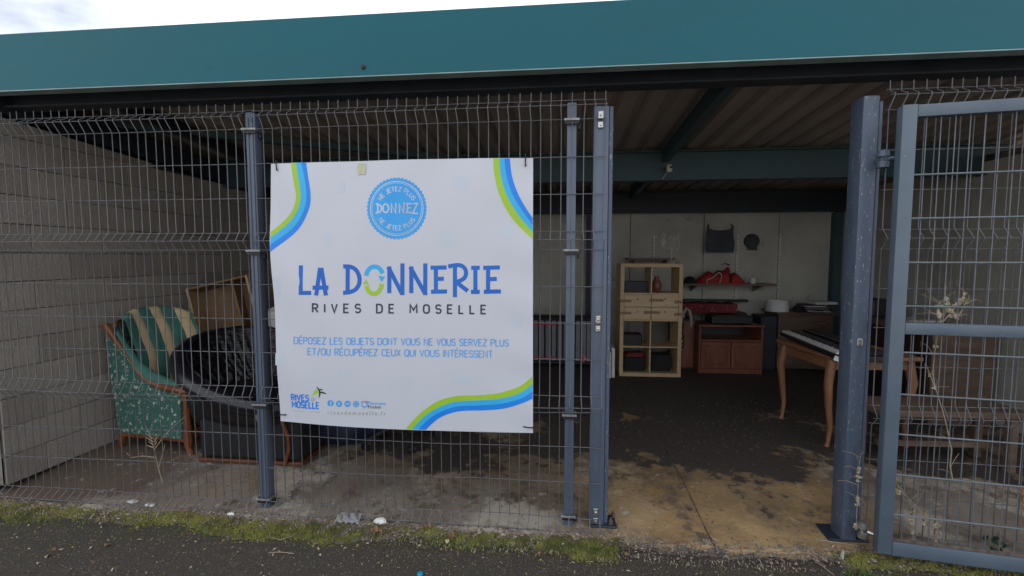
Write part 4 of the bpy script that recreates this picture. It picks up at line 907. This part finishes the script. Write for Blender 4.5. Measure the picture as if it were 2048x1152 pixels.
# ---- chest of drawers with lampshade and papers
cd_ = thing('chest_of_drawers', 'dull brown chest of drawers below the white lampshade', 'chest of drawers', (3.17, 3.82, 0))
build('carcass', MB().box((0, 0, .37), (.66, .42, .70), bev=.005), M['oldwood'], cd_); build('top_board', MB().box((0, 0, .735), (.72, .46, .03), bev=.006), M['oldwood'], cd_)
for k in range(4):
    d = build('drawer', MB().box((0, -.214, .12+.165*k), (.60, .018, .15), bev=.004), M['oldwood'], cd_)
    for sx in (-.18, .18): build('handle', MB().tube([(sx-.04, -.235, .12+.165*k), (sx+.04, -.235, .12+.165*k)], .007, 6), M['silver'], d)
ls = put('lamp_shade', 'plain white drum lampshade on the chest of drawers', 'lampshade', MB().lathe([(.135, 0), (.125, .14), (.122, .14), (.131, .002)], (0, 0, 0), 28), M['white'], (P(1556, 612, v=3.72).x, 3.74, .751), smooth=True)
for k in range(6):
    put('magazine', ('lowest cream magazine of the untidy pile on the chest', 'dark magazine second from the bottom of the pile on the chest', 'grey magazine third from the bottom of the pile on the chest', 'brown magazine fourth from the bottom of the pile on the chest', 'white magazine near the top of the pile under a dark one', 'dark magazine just under the open white one on the pile')[k], 'magazine', MB().box((0, 0, 0), (.26, .2, .014), bev=.002), M[['offwhite', 'darksteel', 'grey', 'oldwood', 'white', 'darksteel'][k]], (3.33+random.uniform(-.05, .05), 3.76, .759+.016*k), random.uniform(-.4, .4), group='magazines piled on the chest of drawers')
put('magazine', 'open white magazine on top of the untidy pile on the chest', 'magazine', MB().box((0, 0, 0), (.28, .2, .03), bev=.003), M['white'], (3.42, 3.74, .866), .1)
put('small_camera', 'dark rounded item between lampshade and magazine pile', 'ornament', MB().lathe([(.06, 0), (.07, .03), (.05, .07), (.02, .09)], (0, 0, 0), 14), M['blackcloth'], (3.10, 3.66, .751), smooth=True)
put('storage_crate', 'dark crate standing between the low cabinet and the chest', 'crate', MB().box((0, 0, .35), (.20, .3, .70), bev=.01), M['darksteel'], (2.72, 3.75, 0))
# ---- keyboard on table
tb = thing('wooden_table', 'red brown table with curved legs under the electric keyboard', 'table', (2.35, 1.49, 0), R(5))
build('table_top', MB().box((0, 0, .695), (.66, .76, .03), bev=.008, seg=2), M['honey'], tb)
for sx in (-1, 1): build('apron', MB().box((sx*.29, 0, .64), (.02, .56, .08)), M['honey'], tb)
for sy in (-1, 1): build('apron', MB().box((0, sy*.30, .64), (.56, .02, .08)), M['honey'], tb)
for sx in (-1, 1):
    for sy in (-1, 1):
        x, y = sx*.29, sy*.30; m = MB(); m.tube([(x, y, .68), (x+sx*.01, y, .60), (x+sx*.028, y+sy*.01, .50), (x+sx*.012, y, .32), (x-sx*.008, y, .15), (x+sx*.004, y, .03), (x+sx*.012, y, 0)], [.032, .034, .032, .025, .019, .016, .021], 10); build('leg', m, M['honey'], tb, smooth=True)
ka = P(1562, 663, z=.755); kb2 = P(1676, 709, z=.755)
ang = math.atan2(ka.y-kb2.y, ka.x-kb2.x); KL = (ka-kb2).length
kb = thing('electric_keyboard', 'black electric keyboard with white keys lying across the wooden table', 'keyboard', (kb2.x, kb2.y, .71), ang)
# local x along the key edge (near to far), body towards -y (to the right)
m = MB(); m.box((KL/2, -.155, .022), (KL+.04, .31, .042), bev=.008, seg=2); build('body', m, M['blackpl'], kb)
m = MB(); m.box((KL/2, -.245, .06), (KL+.02, .12, .032), bev=.008); build('control_panel', m, M['blackcloth'], kb)
n = 36; kw = KL*.96/n
for i in range(n):
    m_k = None
    if i == 0: o = build('white_key', MB().box((0, -.065, .05), (kw-.0012, .13, .016), bev=.001), M['white'], kb); wk = o.data
    else: o = link('white_key', wk, kb)
    o.location = (.02*KL+kw*(i+.5), 0, 0)
    if i % 7 in (0, 1, 3, 4, 5) and i < n-1:
        o = build('black_key', MB().box((0, 0, 0), (kw*.5, .075, .014), bev=.002), M['blackpl'], kb) if i == 0 else link('black_key', bk, kb)
        if i == 0: bk = o.data
        o.location = (.02*KL+kw*(i+1), -.095, .064)
build('trim_line', MB().box((KL/2, -.182, .0785), (KL*.94, .004, .002)), M['silver'], kb)
put('white_card', 'small white card hanging at the near end of the keyboard', 'card', MB().box((0, 0, 0), (.05, .004, .035), rot=(0, .3, 0)), M['white'], (kb2.x-.005, kb2.y-.008, .725))
# ---- things seen through the right panel
bt = thing('wooden_bench', 'low reddish brown wooden bench behind the right mesh panel', 'bench', (2.65, .95, 0), R(2))
build('seat', MB().box((0, 0, .40), (.95, .34, .045), bev=.006), M['oldwood'], bt)
for sx in (-.40, .40):
    for sy in (-.12, .12): build('leg', MB().box((sx, sy, .19), (.055, .05, .375), bev=.005), M['oldwood'], bt)
build('stretcher', MB().box((0, 0, .14), (.75, .03, .04)), M['oldwood'], bt)
db = thing('dark_sideboard', 'dark sideboard against the right wall behind the gate', 'sideboard', (3.45, 2.2, 0))
build('body', MB().box((0, 0, .42), (.5, 1.0, .84), bev=.008), M['oldwood'], db)
for k in (-.25, .25): build('door', MB().box((-.256, k, .42), (.014, .46, .72), bev=.004), M['darkwood'], db)
put('black_radio', 'black radio on the sideboard seen between the two gate posts', 'radio', MB().box((0, 0, .09), (.22, .34, .18), bev=.02, seg=2), M['blackpl'], (3.3, 2.62, .842))
put('white_tray', 'white tray lying on the sideboard seen between the gate posts', 'tray', MB().box((0, 0, .02), (.26, .3, .04), bev=.008), M['offwhite'], (3.32, 2.1, .842))
# ================================================================ SMALL STUFF
rnd = random.Random(11)
def scatter(name, n, posf, sizef, mat, label=None, flat=.6):
    vs = []; fs = []
    for _ in range(n):
        x, y, z = posf(); s = sizef(); a = rnd.uniform(0, 6.28); k = rnd.choice((3, 4, 5)); o = len(vs)
        base = [(x+s*math.cos(a+6.283*i/k)*rnd.uniform(.6, 1.2), y+s*math.sin(a+6.283*i/k)*rnd.uniform(.6, 1.2), z) for i in range(k)]
        top = [(bx*.5+x*.5+rnd.uniform(-s, s)*.15, by*.5+y*.5, z+s*flat*rnd.uniform(.5, 1.3)) for bx, by, _ in base]
        vs += base+top; fs += [tuple(range(o+k, o+2*k))]+[(o+i, o+(i+1) % k, o+k+(i+1) % k, o+k+i) for i in range(k)]
    m = MB(); m.add(vs, fs); o = build(name, m, mat, normals=False); o['kind'] = 'stuff'
    if label: o['label'] = label
    return o
# soil and grit ramp between slab edge and asphalt: real low bank
def bank(s, t_):
    u = -5.2+10.4*s; w = .112+.035*math.sin(u*3.1)+.025*math.sin(u*9.7)
    if .33 < u < 1.42: w *= .33
    v = edge_v(u)+.006-w*t_; z = SZ+.001-(SZ-GZ-.002)*(t_**.8)+.007*math.sin(u*37+t_*5)*math.sin(t_*3.1)+.005*math.sin(u*83+t_*11)*math.sin(t_*3.1)
    if t_ > .99: z = GZ-.004
    return (u, v, z)
m = MB(); m.grid(bank, 520, 10); o = build('soil_bank', m, M['gritdark'], smooth=True, normals=False); tag(o, 'strip of dirt and moss along the foot of the fence', kind='stuff')
def inopen(u): return .34 < u < 1.40
def dens(u): return .5+.5*math.sin(u*2.3+.6)*math.sin(u*5.9+1)
def mpos():
    while True:
        u = rnd.uniform(-5.1, 3.4)
        if inopen(u) and rnd.random() < .985: continue
        if rnd.random() > .12+.88*dens(u)**1.5: continue
        t_ = rnd.betavariate(2.3, 2.0)*1.12
        p = bank(min(1, (u+5.2)/10.4), min(1, t_)); return (u, p[1]-(max(0, t_-1)*.25), p[2]+.001)
scatter('moss', 20000, mpos, lambda: rnd.uniform(.003, .009), M['mossm'], 'moss growing along the asphalt edge', 1.2)
def gpos():
    u = rnd.uniform(-5.1, 3.6); y = edge_v(u)+rnd.gauss(-.008, .04); z = SZ if y > edge_v(u) else SZ-.004-(edge_v(u)-y)*.15
    return (u, y, z)
scatter('grit', 11000, gpos, lambda: rnd.choice((.002, .003, .003, .005, .008))*rnd.uniform(.7, 1.3), M['debrism'], 'pale grit and crumbs along the slab edge')
scatter('asphalt_moss', 5000, lambda: (rnd.uniform(-4, 3), -.22-rnd.random()**2.2*.7, GZ), lambda: rnd.choice((.0015, .0025, .004)), M['mossm'], 'scattered moss crumbs on the asphalt')
scatter('loose_gravel', 9000, lambda: (rnd.uniform(-4, 3), -.25-rnd.random()**1.2*1.1, GZ), lambda: rnd.choice((.0012, .0018, .0025, .004)), M['debrism'], 'small stones on the asphalt')
def cpos():
    v = rnd.uniform(-.05, 2.4); return (rnd.uniform(-3.3, 3.2), v, slabz(v))
scatter('dark_crumbs', 5000, cpos, lambda: rnd.choice((.002, .003, .004, .007)), M['gritdark'], 'dark crumbs on the concrete floor')
scatter('threshold_grit', 1400, lambda: (rnd.uniform(.30, 1.45), -.115+rnd.gauss(0, .016), GZ+.02*rnd.random()), lambda: rnd.uniform(.002, .005), M['debrism'], 'grit along the door threshold')
def chips(name, n, mat, label, smin, smax):
    vs = []; fs = []
    for _ in range(n):
        u = rnd.uniform(-5.0, 3.4); y = edge_v(u)+rnd.gauss(-.012, .032)
        if inopen(u) and rnd.random() < .6: continue
        if rnd.random() < .3: u = rnd.uniform(-3.6, 2.6); y = -.2-rnd.random()**1.6*.8
        z = (SZ if y > edge_v(u) else max(GZ, SZ-.004-(edge_v(u)-y)*.2))+.004; l = rnd.uniform(smin, smax); w = l*rnd.uniform(.12, .5); a = rnd.uniform(0, 6.28); dx, dy = math.cos(a), math.sin(a); t1, t2 = rnd.uniform(-.003, .008), rnd.uniform(-.002, .005); o = len(vs)
        vs += [(u-dx*l, y-dy*l, z), (u-dy*w, y+dx*w, z+t2), (u+dx*l, y+dy*l, z+t1), (u+dy*w, y-dx*w, z+.002)]; fs += [(o, o+1, o+2), (o, o+2, o+3)]
    m = MB(); m.add(vs, fs); o = build(name, m, mat, normals=False); return tag(o, label, kind='stuff')
chips('leaf_litter', 1500, M['leaf'], 'brown leaf crumbs along the slab edge', .003, .012)
chips('leaf_litter', 1700, M['leafpale'], 'pale leaf and bark crumbs along the slab edge', .003, .013)
# grass tufts / short blades
def blades(name, spots, mat, label, n, h, spread):
    m = MB(); vs = []; fs = []
    for (x, y, z, k) in spots:
        for _ in range(int(n*k)):
            bx, by = x+rnd.gauss(0, spread), y+rnd.gauss(0, spread*.35); a = rnd.uniform(0, 6.28); hh = h*rnd.uniform(.4, 1.2); l = hh*rnd.uniform(.2, .9); w = rnd.uniform(.0008, .002)
            dx, dy = math.cos(a), math.sin(a); o = len(vs)
            vs += [(bx-dy*w, by+dx*w, z), (bx+dy*w, by-dx*w, z), (bx+dx*l*.5-dy*w*.8, by+dy*l*.5+dx*w*.8, z+hh*.7), (bx+dx*l*.5+dy*w*.8, by+dy*l*.5-dx*w*.8, z+hh*.7), (bx+dx*l, by+dy*l, z+hh*.85)]
            fs += [(o, o+1, o+3, o+2), (o+2, o+3, o+4)]
    m.add(vs, fs); o = build(name, m, mat, normals=False); return tag(o, label, kind='stuff')
blades('grass', [(.10+.2*k/6, -.17, GZ+.01, 1) for k in range(7)]+[(-.6+.1*k, -.2, GZ+.01, .5) for k in range(7)]+[(1.44+.03*k, -.22-.01*k, GZ+.005, 1.2) for k in range(6)]+[(1.8+.12*k, -.30, GZ, .4) for k in range(9)]+[(-3.3+.2*k, -.22, GZ+.008, .3) for k in range(14)], M['grassm'], 'short green grass along the foot of the fence', 60, .022, .04)
blades('dry_grass', [(-.9+.1*k, -.21, GZ+.01, .5) for k in range(22)]+[(1.7+.08*k, -.26, GZ, 1) for k in range(12)]+[(-3.4+.16*k, -.15, GZ+.02, .35) for k in range(14)], M['straw'], 'dry grass and chaff along the foot of the fence', 60, .016, .07)
# leaves as things
def leafmesh(kind):
    m = MB(); L_, w = (.04, .014) if kind else (.034, .019)
    n = 5; vs = []
    for i in range(n+1):
        t_ = i/n; ww = w*math.sin(math.pi*(.06+.9*t_)); c_ = .006*math.sin(t_*5)
        vs += [(L_*(t_-.5), -ww, c_+.006), (L_*(t_-.5), 0, c_), (L_*(t_-.5), ww, c_+.004)]
    m.add(vs, [(i*3+k, (i+1)*3+k, (i+1)*3+k+1, i*3+k+1) for i in range(n) for k in range(2)]); return m
lm = {}
spots = [(275, 1056), (205, 1046), (715, 1092), (95, 1112), (105, 1100), (1080, 1062), (215, 1090), (895, 1083), (1077, 1107), (455, 1010), (1590, 1092), (640, 1110), (1255, 1110), (1790, 1120)]
for i, (x, y) in enumerate(spots):
    q = P(x, y, z=GZ+.004); k = i % 2
    if (k, 'd') not in lm: o = build('dry_leaf', leafmesh(k), M['leaf'] if k == 0 else M['leafpale'], normals=False); lm[(k, 'd')] = o.data
    else: o = link('dry_leaf', lm[(k, 'd')])
    zz = GZ+.004
    if q.y > -.30: zz = GZ+.022
    q = P(x, y, z=zz)
    o.location = q; s_ = rnd.uniform(.45, .9); o.scale = (s_, s_, s_); o.rotation_euler = (rnd.uniform(-.3, .3), rnd.uniform(-.2, .2), rnd.uniform(0, 6.28))
    tag(o, 'small curled dry leaf lying on the asphalt by the fence', 'leaf', 'fallen dry leaves on the asphalt')
# crumpled brown leaves
def bigleaf(px, py, s, label):
    m = MB(); m.grid(lambda a, b: ((a-.5)*s*(1-.6*abs(2*b-1)), (b-.5)*s*.7, .012+.012*math.sin(a*9+b*5)+.010*math.sin(b*11)), 8, 8); o = build('curled_leaf', m, M['leaf'], smooth=True, normals=False); o.location = P(px, py, z=GZ+.02); tag(o, label, 'leaf')
bigleaf(752, 1064, .075, 'crumpled brown leaf just below the white polystyrene lump'); bigleaf(858, 1058, .06, 'crumpled brown leaf on the moss right of the polystyrene lump'); bigleaf(905, 1076, .055, 'curled tan leaf at the mossy asphalt edge under the banner corner')
blob('polystyrene_lump', 'white polystyrene lump on the slab edge below the banner', 'litter', P(761, 1046, z=SZ), (.07, .045, .028), M['poly'], 5)
m = MB(); m.grid(lambda a, b: ((a-.5)*.14, (b-.5)*.09, .004+.022*abs(math.sin(a*9+b*4))*math.sin(b*math.pi)+.012*abs(math.sin(b*17+a*13))), 18, 14); o = build('plastic_bag', m, M['bagfilm'], normals=False); o.location = P(700, 1040, z=SZ); tag(o, 'crumpled clear plastic film on the slab edge left of the polystyrene lump', 'litter')
for (x, y, s_) in ((265, 1005, .05), (300, 1012, .045), (462, 1030, .03)):
    blob('litter_scrap', {265: 'pale crumpled paper scrap leftmost at the slab edge', 300: 'second pale paper scrap at the slab edge left of the fence post', 462: 'small white stone at the slab edge just left of the fence post'}[x], 'litter', P(x, y, z=SZ), (s_*1.4, s_*.7, .014), M['poly'] if x > 400 else M['offwhite'], x)
m = MB(); m.lathe([(.014, 0), (.015, .008), (.012, .012), (.001, .0125)], (0, 0, 0), 14); o = build('bottle_cap', m, M['cyan'], smooth=True); o.location = P(840, 1150, z=GZ); tag(o, 'bright cyan bottle cap at the bottom edge of the picture', 'bottle cap')
m = MB(); m.box((0, 0, .006), (.02, .016, .012), bev=.003, rot=(.2, .1, .4)); o = build('red_scrap', m, M['redpl']); o.location = P(1718, 1128, z=GZ); tag(o, 'tiny red plastic scrap below the gate hinge', 'litter')
m = MB(); m.tube([(0, 0, 0), (.002, 0, .03), (.006, 0, .055)], [.012, .014, .004], 8, fl=.35); o = build('white_scrap', m, M['offwhite'], smooth=True); o.location = P(1683, 1122, z=GZ); tag(o, 'upright whitish plastic scrap in the grass at the gate hinge', 'litter')
def stalk(pts, r, label, name='dry_stalk', mat='straw'):
    m = MB(); m.tube(pts, r, 5); o = build(name, m, M[mat], smooth=True); return tag(o, label, 'stalk')
gz2 = GZ+.006
stalk([P(x, y, z=gz2) for x, y in ((1545, 1088), (1590, 1096), (1625, 1118), (1668, 1150))], .002, 'long pale dry stalk on the asphalt right of the doorway threshold')
stalk([P(x, y, z=gz2+.003) for x, y in ((1580, 1092), (1620, 1112), (1650, 1134))], .0016, 'short pale stalk beside the long one right of the doorway')
stalk([P(x, y, z=gz2) for x, y in ((538, 1105), (560, 1104), (588, 1107))], .002, 'straight pale stalk lying on the asphalt left of centre')
stalk([P(x, y, z=gz2+.01) for x, y in ((537, 1058), (541, 1075), (562, 1079), (585, 1072), (600, 1056), (640, 1052), (680, 1038))], .0015, 'looping pale stem on the moss below the fence post')
stalk([P(x, y, z=gz2) for x, y in ((425, 1064), (440, 1068), (455, 1058))], .0013, 'tiny hooked stem on the asphalt left of the fence post')
stalk([P(x, y, z=SZ+.004) for x, y in ((1640, 1080), (1680, 1086), (1715, 1092))], .0025, 'stiff pale stalk lying across the foot of the hinge post')
# weeds
def weed(name, label, paths, mat, leaves=0, r=.003, seed=1, leafmat='leafpale', twigs=0):
    t = thing(name, label, 'weed', tuple(paths[0][0])); rr = random.Random(seed); L0 = Vector(paths[0][0])
    for pth in paths:
        m = MB(); k = len(pth); m.tube([Vector(p)-L0 for p in pth], [r*(1-.6*i/(k-1)) for i in range(k)], 5); build('stem', m, M[mat], t, smooth=True)
    for _ in range(twigs):
        pth = rr.choice(paths); i = rr.randrange(1, len(pth)); p = Vector(pth[i-1]).lerp(Vector(pth[i]), rr.random())-L0; a = rr.uniform(-1.6, 1.6); l = rr.uniform(.03, .11)
        q = p+Vector((math.sin(a)*l, rr.uniform(-.02, .02), math.cos(a)*l*.8)); mid = (p+q)/2+Vector((rr.uniform(-.015, .015), 0, rr.uniform(0, .015)))
        m = MB(); m.tube([p, mid, q, q+Vector((rr.uniform(-.01, .02), 0, rr.uniform(-.03, .01)))], [.0014, .0011, .0008, .0005], 4); build('twig', m, M[mat], t, smooth=True)
    for _ in range(leaves):
        pth = rr.choice(paths); i = rr.randrange(1, len(pth)); f = rr.random(); p = Vector(pth[i-1]).lerp(Vector(pth[i]), f)-L0; s_ = rr.uniform(.25, .6)
        m = leafmesh(1); E_ = Euler((rr.uniform(-1.5, 1.5), rr.uniform(-1.5, 1.5), rr.uniform(0, 6))).to_matrix(); m.v = [tuple(E_ @ Vector(v)*s_+p+Vector((rr.uniform(-.012, .012), 0, rr.uniform(-.015, .005)))) for v in m.v]; build('leaf', m, M[leafmat], t, normals=False)
    return t
pv = lambda L_, v: [P(x, y, v=v) for x, y in L_]
weed('bare_weed', 'leafless pale twig with thorny branches before the striped armchair', [pv(((325, 965), (318, 940), (312, 915), (307, 895), (300, 870), (288, 845)), .06), pv(((318, 935), (326, 905), (330, 888)), .07), pv(((308, 900), (330, 870), (350, 850), (368, 835)), .05), pv(((312, 915), (285, 912), (262, 915), (253, 905)), .08)]+[pv(((306, 895-6*k), (290+rnd.randint(-6, 6), 890-8*k)), .06) for k in range(4)]+[pv(((308, 898-5*k), (300+rnd.randint(14, 22), 888-7*k)), .06) for k in range(4)], 'straw', 0, .0032)
va = pv(((1905, 960), (1900, 930), (1903, 900), (1895, 860), (1885, 820), (1872, 780), (1865, 745), (1870, 700), (1875, 670), (1885, 640), (1895, 610), (1890, 580)), -.04)
vb_ = [pv(((1885, 645), (1910, 615), (1930, 590), (1925, 575)), -.04), pv(((1885, 650), (1875, 625), (1880, 600)), -.04), pv(((1895, 620), (1920, 600)), -.04), pv(((1900, 625), (1915, 635), (1940, 590)), -.045), pv(((1872, 780), (1858, 745), (1855, 735)), -.04)]
weed('dry_vine', 'tall withered vine climbing the mesh behind the open gate', [va]+vb_, 'straw', 22, .003, 3, twigs=34)
weed('dry_vine', 'short withered vine with curled leaves near the gate stile', [pv(((1890, 1085), (1870, 1050), (1830, 1010), (1805, 985), (1790, 960), (1780, 930)), -.05), pv(((1830, 1010), (1822, 1050), (1826, 1080)), -.05), pv(((1800, 985), (1770, 965), (1765, 950)), -.05), pv(((1835, 1015), (1860, 1060), (1875, 1090)), -.05)], 'straw', 30, .0028, 5, twigs=34)
weed('dry_vine', 'thin dead creeper hanging between hinge post and gate stile', [pv(((1712, 1060), (1714, 1020), (1716, 980), (1718, 940), (1722, 905)), -.03)], 'straw', 10, .002, 8, twigs=8)
weed('leafy_weed', 'green leafy weed at the foot of the gate near the right edge', [pv(((1985, 1105), (1990, 1080), (2000, 1060)), -.06), pv(((1985, 1105), (1975, 1085), (1970, 1070)), -.06), pv(((2000, 1100), (2015, 1080)), -.06), pv(((1985, 1105), (1975, 1110), (1962, 1112)), -.07)], 'grassm', 18, .002, 9, 'b_leafdark')
weed('dry_vine', 'reddish dead twig at the extreme right edge behind the gate', [pv(((2040, 1050), (2046, 1000), (2043, 970)), -.04)], 'leaf', 4, .003, 12, 'leaf')
# wisp tied on middle mesh
o = build('red_ribbon', MB().tube([(0, 0, .02), (.006, -.004, 0), (-.003, -.002, -.018)], [.004, .008, .003], 6).tube([(-.008, 0, .006), (.012, 0, -.004)], .004, 5), M['redprint']); o.location = P(1168, 718, v=-.008); tag(o, 'red and white knot of string tied to the mesh by the door post', 'string')
